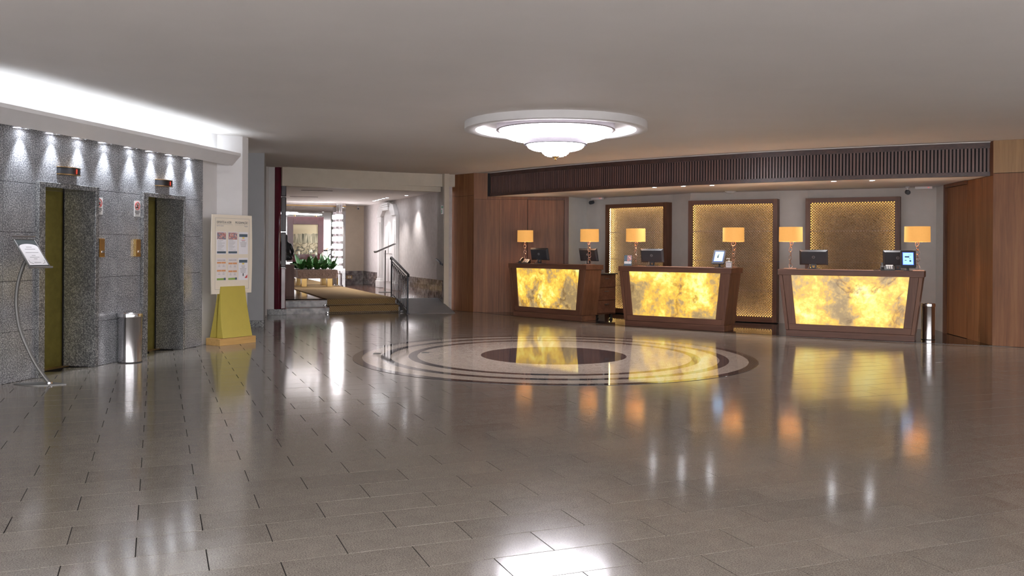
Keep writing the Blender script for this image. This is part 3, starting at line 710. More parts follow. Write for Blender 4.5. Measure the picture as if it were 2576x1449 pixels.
# wood wall at the left of the reception
WA, WB, WC = (-1.41, 20.42), (-0.85, 19.83), (1.25, 19.80)
s1, L = wallseg('wall_wood_corner', 'dark_gap', WA, WB, 0, ZC, 0.2, 'short wooden wall turning from the corridor to the reception')
box('wood_panel', 'wood_wall', s1, 0.0, L + 0.012, -0.018, 0.001, 0.004, 2.585, 0.001); box('wood_panel', 'wood_wall', s1, 0.0, L + 0.012, -0.018, 0.001, 2.589, ZC, 0.001)
s2, L = wallseg('wall_wood_left', 'dark_gap', WB, WC, 0, ZC, 0.2, 'wooden panel wall at the side of the reception')
for a, b_ in ((0.0, 0.565), (0.569, 1.185)):
    box('wood_panel', 'wood_wall', s2, a, b_, -0.018, 0.001, 0.004, 2.50, 0.001)
box('wood_panel', 'wood_wall', s2, 0.0, 0.30, -0.018, 0.001, 2.504, ZC, 0.001)
box('wood_panel', 'wood_wall', s2, 0.304, L, -0.018, 0.001, 2.504, 2.565, 0.001)
d3 = struct(box('door_3', 'wood_wall', None, 0, 0.80, -0.022, 0.0, 0.01, 2.49, 0.001, (WB[0] + 1.195, WB[1] - 0.017, 0), (0, 0, math.atan2(WC[1] - WB[1], WC[0] - WB[0]))), 'flush wooden door in the panel wall beside the reception', 'door')
box('door_stile', 'wood_desk', d3, 0.808, 0.905, -0.035, 0.012, -0.006, 2.55, 0.002)
box('door_head', 'wood_desk', d3, 0.0, 0.808, -0.03, 0.012, 2.494, 2.55, 0.002)
# back wall behind the lattice screens, three facets following the screens
P1a, P1b = Vector((2.07, 19.87)), Vector((3.21, 18.62)); P2a, P2b = Vector((3.55, 18.04)), Vector((5.08, 17.15)); P3a, P3b = Vector((5.56, 16.96)), Vector((7.0, 16.15))
bk = [(1.25, 19.82), (1.71, 20.50), (3.36, 18.74), (3.62, 18.22), (5.16, 17.33), (5.66, 17.13), (7.60, 16.03), (7.50, 15.45)]
names = ['wall_pale_left', 'wall_back_left', 'wall_back_joint', 'wall_back_middle', 'wall_back_joint_right', 'wall_back_right', 'wall_pale_right']
for i in range(7):
    m_ = 'wall_pale' if i in (0, 6) else 'wall_taupe'
    wallseg(names[i], m_, bk[i], bk[i + 1], 0, 2.60, 0.12, ('pale return wall beside the wooden door', 'taupe back wall behind the narrow lattice screen', 'taupe back wall between two lattice screens', 'taupe back wall behind the middle lattice screen', 'taupe wall joint beside the middle screen', 'taupe back wall behind the right lattice screen', 'pale return wall at the far end of the reception')[i], ext=0.02)
# wood wall on the right
RA, RB, RC = (7.50, 15.45), (7.235, 13.42), (9.9, 11.80)
s3, L = wallseg('wall_wood_right', 'dark_gap', RA, RB, 0, ZC, 0.2, 'wooden panel wall closing the reception')
box('wood_panel', 'wood_wall', s3, 1.02, 1.56, -0.018, 0.001, 0.004, 2.56, 0.001); box('wood_panel', 'wood_wall', s3, 1.564, L + 0.0, -0.018, 0.001, 0.004, 2.56, 0.001)
box('wood_panel', 'wood_desk', s3, 1.5, L + 0.0, -0.018, 0.001, 2.564, ZC, 0.001)
d4 = struct(box('door_4', 'wood_wall', None, 0.10, 1.01, -0.016, 0.0, 0.01, 2.50, 0.001, (RA[0] - 0.002, RA[1], 0), (0, 0, math.atan2(RB[1] - RA[1], RB[0] - RA[0]))), 'flush wooden door at the far end of the reception', 'door')
box('door_stile', 'wood_desk', d4, 0.0, 0.09, -0.05, 0.0, 0.0, 2.56, 0.002); box('door_head', 'wood_desk', d4, 0.09, 1.01, -0.05, 0.0, 2.505, 2.56, 0.002)
s4, L = wallseg('wall_right', 'dark_gap', RB, RC, 0, ZC, 0.2, 'wooden wall running on past the reception')
for q in range(3):
    box('wood_panel', 'wood_wall', s4, q * 1.04 - 0.018 * (q == 0), q * 1.04 + 1.036, -0.018, 0.001, 0.004, 2.585, 0.001)
    box('wood_panel', 'wood_light', s4, q * 1.04 - 0.018 * (q == 0), q * 1.04 + 1.036, -0.018, 0.001, 2.592, ZC, 0.001)

# lattice screens
def screen(A, B, label, z1=2.40):
    L = (B - A).length; an = math.atan2(B[1] - A[1], B[0] - A[0])
    o = root('lattice_screen', label, 'screen', (A[0], A[1], 0.0), an, 'backlit lattice screens on the reception wall')
    f_, dp = 0.085, 0.185
    z0 = 0.02
    for (xa, xb) in ((0, f_), (L - f_, L)):
        ou = (xa, xa + 0.02) if xa == 0 else (xb - 0.02, xb)
        mb = MB().box(xa, xb, 0, 0.05, z0, z1); mb.box(ou[0], ou[1], 0.05, dp, z0, z1); mb.build('frame_stile', 'wood_desk', o)
    MB().box(f_, L - f_, 0, 0.05, z1 - f_, z1).box(f_ - 0.065, L - f_ + 0.065, 0.05, dp, z1 - 0.02, z1).build('frame_rail', 'wood_desk_x', o); MB().box(f_, L - f_, 0, 0.05, z0, z0 + 0.10).box(f_ - 0.065, L - f_ + 0.065, 0.05, dp, z0, z0 + 0.02).build('frame_rail', 'wood_desk_x', o)
    xa, xb, za, zb = f_, L - f_, z0 + 0.10, z1 - f_
    box('backing', 'lattice_back', o, 0.02, L - 0.02, 0.165, 0.18, z0 + 0.02, z1 - 0.02)
    # checkered lattice of small pyramids touching at their corners
    mb = MB(); p = 0.0245; nx, nz = int((xb - xa) / p), int((zb - za) / p)
    px_, pz_ = (xb - xa) / nx, (zb - za) / nz; e = 0.56
    for i in range(nx):
        for j in range(nz):
            if (i + j) % 2: continue
            cx_, cz_ = xa + (i + 0.5) * px_, za + (j + 0.5) * pz_; hx, hz = px_ * e, pz_ * e
            mb.add([(cx_ - hx, 0.040, cz_ - hz), (cx_ + hx, 0.040, cz_ - hz), (cx_ + hx, 0.040, cz_ + hz), (cx_ - hx, 0.040, cz_ + hz), (cx_, 0.030, cz_), (cx_, 0.046, cz_)],
                   [(0, 1, 4), (1, 2, 4), (2, 3, 4), (3, 0, 4), (1, 0, 5), (2, 1, 5), (3, 2, 5), (0, 3, 5)])
    me = mb.build('lattice', 'lattice_bronze', o); tag(me, kind='stuff')
    me.data.polygons.foreach_set('use_smooth', [False] * len(me.data.polygons))
    for zz in (0.62, 1.20, 1.78): box('seam_bar', 'lattice_bronze', o, xa, xb, 0.044, 0.052, zz - 0.006, zz + 0.006)
    s_ = 0.012
    for x_ in (xa - 0.055, xb + 0.043): box('led_strip', 'led_yellow', o, x_, x_ + s_, 0.085, 0.135, za, zb)
    for z_ in (za - 0.06, zb + 0.045): box('led_strip', 'led_yellow', o, xa, xb, 0.085, 0.135, z_, z_ + s_)
screen(P1a, P1b, 'backlit bronze lattice screen next to the wooden door, the most angled one')
screen(P2a, P2b, 'backlit bronze lattice screen in the middle of the reception wall')
screen(P3a, P3b, 'backlit bronze lattice screen nearest the steel bin end of the reception')

# reception downlights
for i, (x, y) in enumerate(((2.62, 16.50), (3.08, 16.12), (3.54, 15.86), (5.3, 14.75), (5.85, 14.55), (1.55, 17.75), (6.7, 14.5))):
    if i > 4: continue
    o = root('downlight', 'white reception ceiling downlight above the middle desk' if i < 3 else 'white reception ceiling downlight above the desk beside the steel bin', 'downlight', (x, y, 2.564), 0, 'reception downlights')
    MB().lathe([(0.038, 0.001), (0.056, 0.001), (0.056, -0.006), (0.042, -0.008), (0.038, 0.001)], 20, cap=False).build('bezel', 'white_plastic', o)
    MB().lathe([(0.039, -0.003), (0, -0.004)], 20).build('lens', 'lens_white', o)
    lamp('SPOT', 'spot_beam', (0, 0, -0.02), 34, (1.0, 0.96, 0.95), o, angle=100, blend=0.9, radius=0.03)
o = root('downlight', 'white lobby ceiling downlight washing the wooden wall past the reception', 'downlight', (8.75, 12.25, ZC - 0.0005), 0)
MB().lathe([(0.06, 0.001), (0.085, 0.001), (0.085, -0.006), (0.064, -0.008), (0.06, 0.001)], 20, cap=False).build('bezel', 'white_plastic', o)
MB().lathe([(0.062, -0.003), (0, -0.004)], 20).build('lens', 'lens_white', o)
lamp('SPOT', 'spot_beam', (0, 0, -0.02), 60, (1.0, 0.95, 0.9), o, angle=140, blend=1.0, radius=0.05)
o = root('smoke_detector', 'white domed smoke detector on the reception ceiling', 'smoke detector', (4.28, 17.55, 2.564))
MB().lathe([(0.11, 0.0), (0.11, -0.014), (0.095, -0.02)], 28).build('base', 'white_plastic', o)
MB().lathe([(0.092, -0.02), (0.075, -0.042), (0.03, -0.054), (0, -0.056)], 28).build('dome', 'white_plastic', o)
def cctv(loc, rz, label, s=1.0):
    o = root('security_camera', label, 'camera', loc, rz)
    MB().lathe([(0.035 * s, 0), (0.035 * s, -0.012 * s), (0.012 * s, -0.02 * s), (0.012 * s, -0.075 * s)], 16).build('mount', 'white_plastic', o)
    b_ = MB(); b_.M = Matrix.Translation((0, -0.02 * s, -0.10 * s)) @ Matrix.Rotation(R(100), 4, 'X')
    b_.lathe([(0.038 * s, -0.06 * s), (0.042 * s, -0.05 * s), (0.042 * s, 0.05 * s), (0.036 * s, 0.06 * s)], 20); b_.build('housing', 'dark_plastic' if s > 0.9 else 'white_plastic', o)
    b_ = MB(); b_.M = Matrix.Translation((0, -0.02 * s, -0.10 * s)) @ Matrix.Rotation(R(100), 4, 'X')
    b_.lathe([(0.030 * s, 0.058 * s), (0.024 * s, 0.066 * s), (0, 0.068 * s)], 20); b_.build('lens', 'black_plastic', o)
cctv((1.80, 20.18, 2.564), R(-40), 'small dark security camera in the corner beside the wooden door', 1.0)
cctv((7.06, 15.98, 2.564), R(-15), 'small dark security camera above the right lattice screen', 1.0)
for (x, y, rz, lb) in ((1.92, 20.02, R(-46), 'small white wall box on the ceiling edge beside the wooden door'), (7.32, 15.92, R(-28), 'small white wall box on the ceiling edge beside the pale return wall')):
    o = root('emergency_light', lb, 'emergency light', (x, y, 2.564), rz)
    MB().box(-0.14, 0.14, -0.03, 0.03, -0.045, 0).build('housing', 'white_plastic', o, bev=0.006)
    MB().lathe([(0.006, 0), (0.006, 0.004), (0, 0.005)], 8, (0.08, -0.034, -0.025)).build('indicator', 'digit_red', o)

# ------------------------------------------------------------------ reception desks
def desk(loc, deg, label):
    o = root('reception_desk', label, 'desk', (loc[0], loc[1], 0.0035), R(deg), 'reception desks with glowing onyx fronts')
    hb, ht, H = 0.975, 1.085, 1.10; D = 0.45; zt = 1.005; zp = 0.105
    def hw(z): return hb + (ht - hb) * (z - zp) / (zt - zp)
    box('plinth', 'wood_desk_x', o, -hb + 0.006, hb - 0.006, 0.006, D - 0.03, 0, zp - 0.004, 0.003)
    # carcass
    def slab(x0b, x1b, x0t, x1t, y0, y1, z0, z1):
        return MB().hexa([(x0b, y0, z0), (x1b, y0, z0), (x1b, y1, z0), (x0b, y1, z0)], [(x0t, y0, z1), (x1t, y0, z1), (x1t, y1, z1), (x0t, y1, z1)])
    slab(-hw(zp) + 0.055, hw(zp) - 0.055, -hw(zt) + 0.055, hw(zt) - 0.055, 0.05, D - 0.02, zp, zt).build('carcass', 'wood_desk', o)
    for sg in (-1, 1):
        a = sorted((sg * hw(zp), sg * (hw(zp) - 0.055))); b_ = sorted((sg * hw(zt), sg * (hw(zt) - 0.055)))
        slab(a[0], a[1], b_[0], b_[1], -0.016, D, zp, zt).build('side_panel', 'wood_desk', o, bev=0.003)
        zi, zj = 0.205, zt
        oi, oj = 0.81, 0.893
        a = sorted((sg * oi, sg * (hw(zi) - 0.057))); b_ = sorted((sg * oj, sg * (hw(zj) - 0.057)))
        slab(a[0], a[1], b_[0], b_[1], 0.0, 0.05, zi, zj).build('front_stile', 'wood_desk', o, bev=0.002)
    slab(-hw(zp) + 0.057, hw(zp) - 0.057, -hw(0.203) + 0.057, hw(0.203) - 0.057, 0.0, 0.05, zp, 0.203).build('bottom_rail', 'wood_desk_x', o, bev=0.002)
    slab(-0.812, 0.812, -0.892, 0.892, 0.016, 0.046, 0.205, zt - 0.001).build('onyx_panel', 'onyx', o)['label'] = 'glowing yellow backlit onyx panel'
    box('counter_top', 'wood_desk_x', o, -ht - 0.017, ht + 0.017, -0.024, D + 0.04, zt, H, 0.004)
    return o
DK = {1: ((0.70, 18.16), -46.5), 2: ((2.88, 15.98), -36.0), 3: ((5.39, 14.32), -27.5)}
desk(*DK[1], 'glowing onyx reception desk nearest the wooden door wall')
desk(*DK[2], 'glowing onyx reception desk in the middle, between the other two')
desk(*DK[3], 'glowing onyx reception desk beside the slim steel bin')
def on_desk(k, lx, ly, z=1.1036):
    (x, y), a = DK[k]; a = R(a)
    return (x + lx * math.cos(a) - ly * math.sin(a), y + lx * math.sin(a) + ly * math.cos(a), z), a
def wedge(k, lx, ly, label):
    p, a = on_desk(k, lx, ly, 0.0035)
    o = root('drawer_cabinet', label, 'cabinet', p, a, 'wooden work cabinets behind the desks')
    box('body', 'wood_desk', o, -0.25, 0.25, -0.30, 0.30, 0.09, 0.90, 0.003)
    box('cabinet_top', 'dark_plastic', o, -0.30, 0.30, -0.32, 0.32, 0.90, 0.918, 0.003)
    for sx_ in (-0.19, 0.19):
        for sy_ in (-0.23, 0.23):
            c_ = MB(); c_.M = Matrix.Translation((sx_, sy_, 0.04)) @ Matrix.Rotation(R(90), 4, 'Y'); c_.lathe([(0.02, -0.02), (0.04, -0.015), (0.04, 0.015), (0.02, 0.02)], 14)
            c_.add([(x, y, z) for x, y, z in ((-0.09, -0.006, -0.006), (-0.02, -0.006, -0.006), (-0.02, 0.006, -0.006), (-0.09, 0.006, -0.006), (-0.09, -0.006, 0.006), (-0.02, -0.006, 0.006), (-0.02, 0.006, 0.006), (-0.09, 0.006, 0.006))],
                   [(0, 3, 2, 1), (4, 5, 6, 7), (0, 1, 5, 4), (1, 2, 6, 5), (2, 3, 7, 6), (3, 0, 4, 7)])
            c_.build('caster', 'rubber', o)
    for zz in (0.12, 0.38, 0.64):
        dr_ = box('drawer', 'wood_desk_x', o, 0.25, 0.268, -0.28, 0.28, zz, zz + 0.245, 0.002)
        box('handle', 'steel_dull', dr_, 0.268, 0.285, -0.06, 0.06, zz + 0.17, zz + 0.182)
wedge(1, 0.60, 0.86, 'wooden drawer cabinet on casters behind the desk nearest the wooden door')
wedge(2, 0.47, 0.84, 'wooden drawer cabinet on casters behind the middle desk')

# ------------------------------------------------------------------ table lamps
def lampobj(k, lx, ly, seed, label):
    p, a = on_desk(k, lx, ly); rnd = random.Random(seed)
    o = root('table_lamp', label, 'lamp', p, a + rnd.uniform(-0.2, 0.2), 'table lamps with linen drum shades')
    box('base', 'copper', o, -0.10, 0.10, -0.065, 0.065, 0, 0.014, 0.003)
    zs = 0.014; total = 0.44; n = 7; hs = [rnd.uniform(0.8, 1.25) for _ in range(n)]; s_ = total / sum(hs) * 1.16
    zc_ = zs; xo = 0
    for i in range(n):
        hh = hs[i] * s_; cz_ = zc_ + hh / 2; ang = (i % 2) * R(75) + rnd.uniform(-0.5, 0.5); wd = hh * rnd.uniform(0.30, 0.42)
        til = rnd.uniform(-0.22, 0.22); pts = []
        for t in range(12):
            q = 2 * PI * t / 12; rx_ = 1 + 0.10 * math.cos(3 * q)
            x_, z_ = wd * rx_ * math.cos(q), hh / 2 * math.sin(q)
            x_, z_ = x_ * math.cos(til) - z_ * math.sin(til), x_ * math.sin(til) + z_ * math.cos(til)
            pts.append((xo + x_ * math.cos(ang), x_ * math.sin(ang), cz_ + z_))
        MB().tube(pts, 0.0048, 6, True).build('chain_link', 'copper', o)
        zc_ += hh * 0.86; xo += rnd.uniform(-0.012, 0.012)
    MB().tube([(xo * 0.4, 0, zs + total - 0.03), (0, 0, 0.60)], 0.005, 8).build('stem', 'copper', o)
    z0, z1, r_ = 0.455, 0.700, 0.192
    MB().lathe([(r_, z0), (r_ * 0.985, z1), (r_ * 0.975, z1), (r_ * 0.988, z0), (r_, z0)], 40, ry=0.82, cap=False).build('shade', 'shade_linen', o)
    sp = MB()
    for q in range(3): sp.tube([(0, 0, 0.60), (r_ * 0.975 * math.cos(q * 2.094), r_ * 0.82 * 0.975 * math.sin(q * 2.094), z1 - 0.012)], 0.003, 5)
    sp.build('shade_spider', 'copper', o)
    MB().lathe([(0.012, 0.50), (0.03, 0.53), (0.034, 0.555), (0.022, 0.585), (0, 0.592)], 14).build('bulb', 'bulb', o)
    lamp('POINT', 'lamp_light', (0, 0.06, 0.56), 2.2, (1.0, 0.80, 0.58), o, radius=0.05)
lampobj(1, -0.955, 0.33, 1, 'linen drum lamp beside the telephone on the desk nearest the wooden door')
lampobj(1, 0.985, 0.20, 2, 'linen drum lamp in front of a monitor on the desk nearest the wooden door')
lampobj(2, -0.925, 0.32, 3, 'linen drum lamp beside the brochure holder on the middle desk')
lampobj(2, 1.005, 0.30, 4, 'linen drum lamp behind the sanitiser bottle on the middle desk')
lampobj(3, -0.945, 0.25, 5, 'linen drum lamp at the cabinet end of the desk beside the steel bin')
lampobj(3, 0.985, 0.32, 6, 'linen drum lamp behind the tablet on the desk beside the steel bin')

# ------------------------------------------------------------------ monitors (backs to the lobby)
def monitor(k, lx, ly, turn, label, wd=0.225):
    p, a = on_desk(k, lx, ly); o = root('monitor', label, 'monitor', p, a + R(turn), 'computer monitors on the reception desks')
    hh = 0.130; zc_ = 0.196
    T = Matrix.Translation((0, 0, zc_)) @ Matrix.Rotation(R(14), 4, 'X')
    mb = MB(); mb.M = T
    mb.hexa([(-wd, 0.012, -hh), (wd, 0.012, -hh), (wd, 0.0, -hh), (-wd, 0.0, -hh)], [(-wd, 0.012, hh), (wd, 0.012, hh), (wd, 0.0, hh), (-wd, 0.0, hh)])
    mb.build('front_bezel', 'black_plastic', o, bev=0.002)
    mb = MB(); mb.M = T
    a_, c_ = wd * 0.99, hh * 0.98; d_, f_ = wd * 0.86, hh * 0.80
    mb.add([(-a_, 0, -c_), (a_, 0, -c_), (a_, 0, c_), (-a_, 0, c_), (-d_, -0.034, -f_), (d_, -0.034, -f_), (d_, -0.034, f_), (-d_, -0.034, f_)],
           [(0, 1, 2, 3), (4, 7, 6, 5), (0, 4, 5, 1), (1, 5, 6, 2), (2, 6, 7, 3), (3, 7, 4, 0)])
    sh = mb.build('back_shell', 'dark_plastic', o, bev=0.004)
    mb = MB(); mb.M = T @ Matrix.Translation((0, -0.0352, 0.012)); mb.tube([(0.021 * math.cos(t * PI / 12), 0, 0.021 * math.sin(t * PI / 12)) for t in range(24)], 0.0024, 6, True)
    mb.build('logo_ring', 'grey_plastic', sh)
    tl = text('DELL', 0.0165, 'grey_plastic', sh, (0, 0, 0), (0, 0, 0), 'logo_lettering', 'CENTER', 0.0005, 0.82)
    tl.matrix_local = T @ Matrix.Translation((0, -0.0355, 0.0065)) @ Matrix.Rotation(R(90), 4, 'X') @ Matrix.Scale(0.82, 4, (1, 0, 0))
    mb = MB(); mb.M = T; mb.box(-wd * 0.96, wd * 0.96, 0.0121, 0.0128, -hh * 0.90, hh * 0.95); mb.build('display', 'screen_blue', o)
    # neck with a cable hole
    nk = MB().box(-0.044, 0.044, -0.004, 0.009, 0.062, 0.15); nk.box(-0.044, -0.018, -0.004, 0.009, 0.008, 0.062); nk.box(0.018, 0.044, -0.004, 0.009, 0.008, 0.062); nk.box(-0.018, 0.018, -0.004, 0.009, 0.008, 0.028)
    nk.build('stand_neck', 'dark_plastic', o)
    box('stand_base', 'dark_plastic', o, -0.095, 0.095, -0.08, 0.09, 0, 0.009, 0.003)
    MB().tube([(-0.06, 0.0, 0.085), (-0.065, -0.02, 0.045), (-0.085, -0.02, 0.012), (-0.11, 0.04, 0.004)], 0.0035, 6).build('cable', 'grey_plastic', o)
monitor(1, -0.52, 0.33, 10, 'black monitor beside the telephone on the desk nearest the wooden door')
monitor(1, 0.82, 0.36, 4, 'black monitor behind the lamp on the desk nearest the wooden door')
monitor(2, -0.585, 0.33, 6, 'black monitor on the middle desk')
monitor(3, -0.588, 0.33, 4, 'black monitor standing alone on the desk beside the steel bin')
monitor(3, 0.70, 0.38, 0, 'black monitor behind the tablet and telephone on the desk beside the steel bin')

# ------------------------------------------------------------------ tablets, phones, brochure, sanitiser
def tablet(k, lx, ly, turn, tilt, label, variant):
    p, a = on_desk(k, lx, ly); o = root('tablet_stand', label, 'tablet', p, a + R(turn), 'tablets on black stands')
    box('stand_base', 'black_plastic', o, -0.065, 0.065, -0.05, 0.07, 0, 0.010, 0.003)
    MB().tube([(0, 0.03, 0.01), (0, 0.035, 0.08), (0, 0.02, 0.14)], 0.018, 10).build('stand_neck', 'black_plastic', o)
    T = Matrix.Translation((0, 0.0, 0.185)) @ Matrix.Rotation(R(-tilt), 4, 'X')
    hw, hh = 0.112, 0.145
    mb = MB(); mb.M = T; mb.prism_y([(-hw + 0.014, -hh), (hw - 0.014, -hh), (hw, -hh + 0.014), (hw, hh - 0.014), (hw - 0.014, hh), (-hw + 0.014, hh), (-hw, hh - 0.014), (-hw, -hh + 0.014)], -0.010, 0.014)
    cs = mb.build('case', 'dark_plastic', o, bev=0.004)
    mb = MB(); mb.M = T; mb.box(-0.080, 0.080, -0.0115, -0.009, -0.100, 0.108); mb.build('screen_border', 'screen_edge', cs)
    mb = MB(); mb.M = T; mb.box(-0.072, 0.072, -0.0130, -0.0116, -0.092, 0.100); sc = mb.build('screen', 'screen_blue', cs)
    pics = [(-0.03, 0.0, -0.03, 0.03, 'ink_dark'), (-0.018, 0.006, 0.03, 0.05, 'ink_slate'), (-0.028, 0.012, -0.06, -0.03, 'paper'), (0.0, 0.045, 0.062, 0.067, 'ink_slate')] if variant == 0 else \
           [(-0.05, 0.02, 0.02, 0.045, 'ink_blue'), (-0.052, -0.02, -0.03, -0.018, 'ink_slate'), (0.015, 0.045, -0.05, -0.02, 'ink_blue'), (0.01, 0.035, 0.0, 0.008, 'ink_slate'), (0.0, 0.05, 0.062, 0.067, 'ink_slate')]
    for x0, x1, z0, z1, mt in pics:
        mb = MB(); mb.M = T; mb.prism_y([(x0 + 0.004, z0), (x1 - 0.004, z0), (x1, (z0 + z1) / 2), (x1 - 0.004, z1), (x0 + 0.004, z1), (x0, (z0 + z1) / 2)], -0.0136, -0.0130); mb.build('screen_image', mt, cs)
tablet(2, 0.80, 0.16, 6, 34, 'tilted black tablet with a lit blue screen on the middle desk', 0)
tablet(3, 0.868, 0.07, 8, 20, 'upright black tablet with a lit blue screen on the desk beside the steel bin', 1)
def phone(k, lx, ly, turn, label):
    p, a = on_desk(k, lx, ly); o = root('telephone', label, 'telephone', p, a + R(turn), 'black desk telephones')
    MB().prism_x([(-0.095, 0), (0.095, 0), (0.095, 0.072), (0.05, 0.078), (-0.095, 0.018)], -0.10, 0.105).build('body', 'black_plastic', o, bev=0.004)
    T = Matrix.Rotation(R(22), 4, 'X')
    hs = MB(); hs.M = Matrix.Translation((-0.072, -0.005, 0.062)) @ T
    hs.tube([(0, -0.10, -0.012), (0, -0.085, 0.012), (0, -0.03, 0.022), (0, 0.03, 0.022), (0, 0.085, 0.012), (0, 0.10, -0.012)], [0.022, 0.024, 0.017, 0.017, 0.024, 0.022], 10)
    hs.build('handset', 'black_plastic', o)
    d_ = MB(); d_.M = Matrix.Translation((0.03, 0.052, 0.0805)) @ T; d_.box(-0.05, 0.055, -0.018, 0.016, -0.003, 0.003); d_.build('display', 'grey_plastic', o)
    for r_ in range(4):
        for c_ in range(3):
            b_ = MB(); b_.M = Matrix.Translation((-0.002 + c_ * 0.032, 0.018 - r_ * 0.027, 0.068 - r_ * 0.0112)) @ T; b_.box(-0.011, 0.011, -0.008, 0.008, -0.004, 0.004); b_.build('key', 'grey_plastic', o)
    MB().tube([(-0.10, -0.08, 0.02), (-0.14, -0.06, 0.008), (-0.20, 0.0, 0.006)], 0.005, 6).build('cord', 'black_plastic', o)
phone(1, -0.74, 0.10, 25, 'black desk telephone on the desk nearest the wooden door')
phone(3, 0.565, 0.10, 8, 'black desk telephone on the desk beside the steel bin')
p, a = on_desk(2, -0.955, 0.07); o = root('brochure_holder', 'small dark brochure card standing on the middle desk', 'brochure', p, a + R(18))
T = Matrix.Rotation(R(-14), 4, 'X')
mb = MB(); mb.M = T; mb.box(-0.072, 0.072, -0.003, 0.003, 0.012, 0.205); mb.build('card', 'ink_slate', o)
mb = MB(); mb.M = T; mb.box(-0.015, 0.065, -0.0045, -0.003, 0.095, 0.200); mb.build('photo', 'photo_print', o)
mb = MB(); mb.M = T; mb.box(-0.066, 0.062, -0.0045, -0.003, 0.045, 0.085); mb.build('white_strip', 'paper', o)
for q in range(4):
    mb = MB(); mb.M = T; mb.box(-0.055 + q * 0.03, -0.038 + q * 0.03, -0.0055, -0.0045, 0.056, 0.073); mb.build('icon', 'ink_grey', o)
box('foot', 'dark_plastic', o, -0.075, 0.075, -0.02, 0.05, 0, 0.012)
p, a = on_desk(2, 1.0, 0.12); o = root('sanitiser_bottle', 'clear square hand sanitiser bottle with pump on the middle desk', 'bottle', p, a + R(10))
box('bottle', 'grey_plastic', o, -0.052, 0.052, -0.032, 0.032, 0, 0.108, 0.008); box('bottle_label', 'paper', o, -0.046, 0.046, -0.0335, -0.032, 0.012, 0.085)
for q in range(3): box('text_line', 'ink_grey', o, -0.03, 0.03, -0.0342, -0.0335, 0.03 + q * 0.015, 0.034 + q * 0.015)
MB().lathe([(0.018, 0.108), (0.018, 0.125), (0.006, 0.128), (0.006, 0.155), (0.014, 0.157), (0.014, 0.167), (0, 0.168)], 14).build('pump', 'white_plastic', o)
MB().tube([(0, 0, 0.163), (-0.03, -0.01, 0.163), (-0.042, -0.014, 0.152)], 0.005, 6).build('spout', 'white_plastic', o)

# ------------------------------------------------------------------ corridor (local u along the step edge, v into the corridor)
CN = (-1.54, 20.07); CR = R(21.7); FZ = 0.28; CZ = 2.70
def cw(u, v, z=0.0): return (CN[0] + u * math.cos(CR) - v * math.sin(CR), CN[1] + u * math.sin(CR) + v * math.cos(CR), z)
def cstruct(mb, name, mat, label, cat): return struct(mb.build(name, mat, None, (CN[0], CN[1], 0), (0, 0, CR)), label, cat)
def croot(name, label, cat, u, v, z=FZ, rz=0.0, group=None): return root(name, label, cat, cw(u, v, z), CR + rz, group)
cstruct(MB().box(-4.2, 0.2, 0.34, 8.6, 0.0, FZ), 'floor_corridor', 'wood_floor', 'dark polished raised corridor floor', 'floor')
struct(MB().prism([(-4.9, 18.78), (-1.50, 20.60), cw(0.3, 8.8)[:2], cw(-4.4, 8.8)[:2]], CZ, CZ + 0.1).build('ceiling_corridor', 'ceiling_paint'), 'white lower corridor ceiling', 'ceiling')
struct(MB().prism([(-4.78, 18.58), (-1.40, 20.40), (-1.52, 20.62), (-4.9, 18.8)], CZ - 0.01, ZC).build('trim_4', 'wall_cream'), 'cream beam over the corridor opening', 'beam')
struct(MB().prism([(-4.72, 18.86), (-0.9, 20.45), (-1.0, 21.0), (-8.0, 21.0), (-8.0, 18.9)], CZ + 0.1, ZC).build('wall_corridor_top', 'wall_cream'), 'wall above the corridor ceiling', 'wall')
wr = cstruct(MB().box(0.0, 0.2, 0.0, 8.4, 0.0, CZ + 0.1), 'wall_corridor_right', 'fabric_wall', 'pale fabric covered wall of the corridor', 'wall')
for q in range(3):
    va = 0.02
    for vb in (1.25, 2.6, 3.93): box('marble_slab', 'marble_brown', wr, -0.022 + q * 0.004, 0.0, va + 0.002, vb - 0.002, FZ + q * 0.137 + 0.002, FZ + (q + 1) * 0.137, 0.001); va = vb
    for va2, vb in ((6.13, 8.28),): box('marble_slab', 'marble_brown', wr, -0.022 + q * 0.004, 0.0, va2, vb, FZ + q * 0.137 + 0.002, FZ + (q + 1) * 0.137, 0.001)
wfar = cstruct(MB().box(-4.2, 0.2, 8.28, 8.5, 0.0, CZ + 0.1), 'wall_corridor_end', 'wall_beige', 'beige end wall of the corridor', 'wall')
box('skirting', 'marble_brown', wfar, -0.83, -0.03, 8.255, 8.28, FZ, 0.69)
struct(MB().prism([(-8.4, 18.5), (-5.1, 18.5), (-5.03, 18.7), (-5.1, 18.97), (-5.5, 19.89), (-8.4, 19.9)], 0, ZC).build('wall_pillar_side', 'wall_white'), 'white wall behind the lacquered pillar', 'wall')
cstruct(MB().box(-4.2, -3.75, 1.2, 8.4, 0.0, CZ + 0.1), 'wall_corridor_left', 'fabric_wall', 'left wall of the corridor', 'wall')
cstruct(MB().box(0.0, 0.11, -0.06, 0.5, 0.0, ZC), 'trim_5', 'wall_cream', 'cream jamb of the corridor opening beside the wooden wall', 'jamb')
wm = cstruct(MB().box(-3.75, -0.83, 6.96, 8.28, 0.0, CZ), 'wall_mirror', 'fabric_wall', 'mirrored wall block at the end of the corridor', 'wall')
mp_ = box('mirror_pane', 'mirror_glass', wm, -3.74, -2.30, 6.945, 6.96, FZ, CZ - 0.1); box('mirror_pane', 'mirror_glass', wm, -2.296, -0.835, 6.945, 6.96, FZ, CZ - 0.1)
box('mirror_rail', 'brass_brown', wm, -3.75, -0.825, 6.935, 6.96, CZ - 0.1, CZ - 0.07)
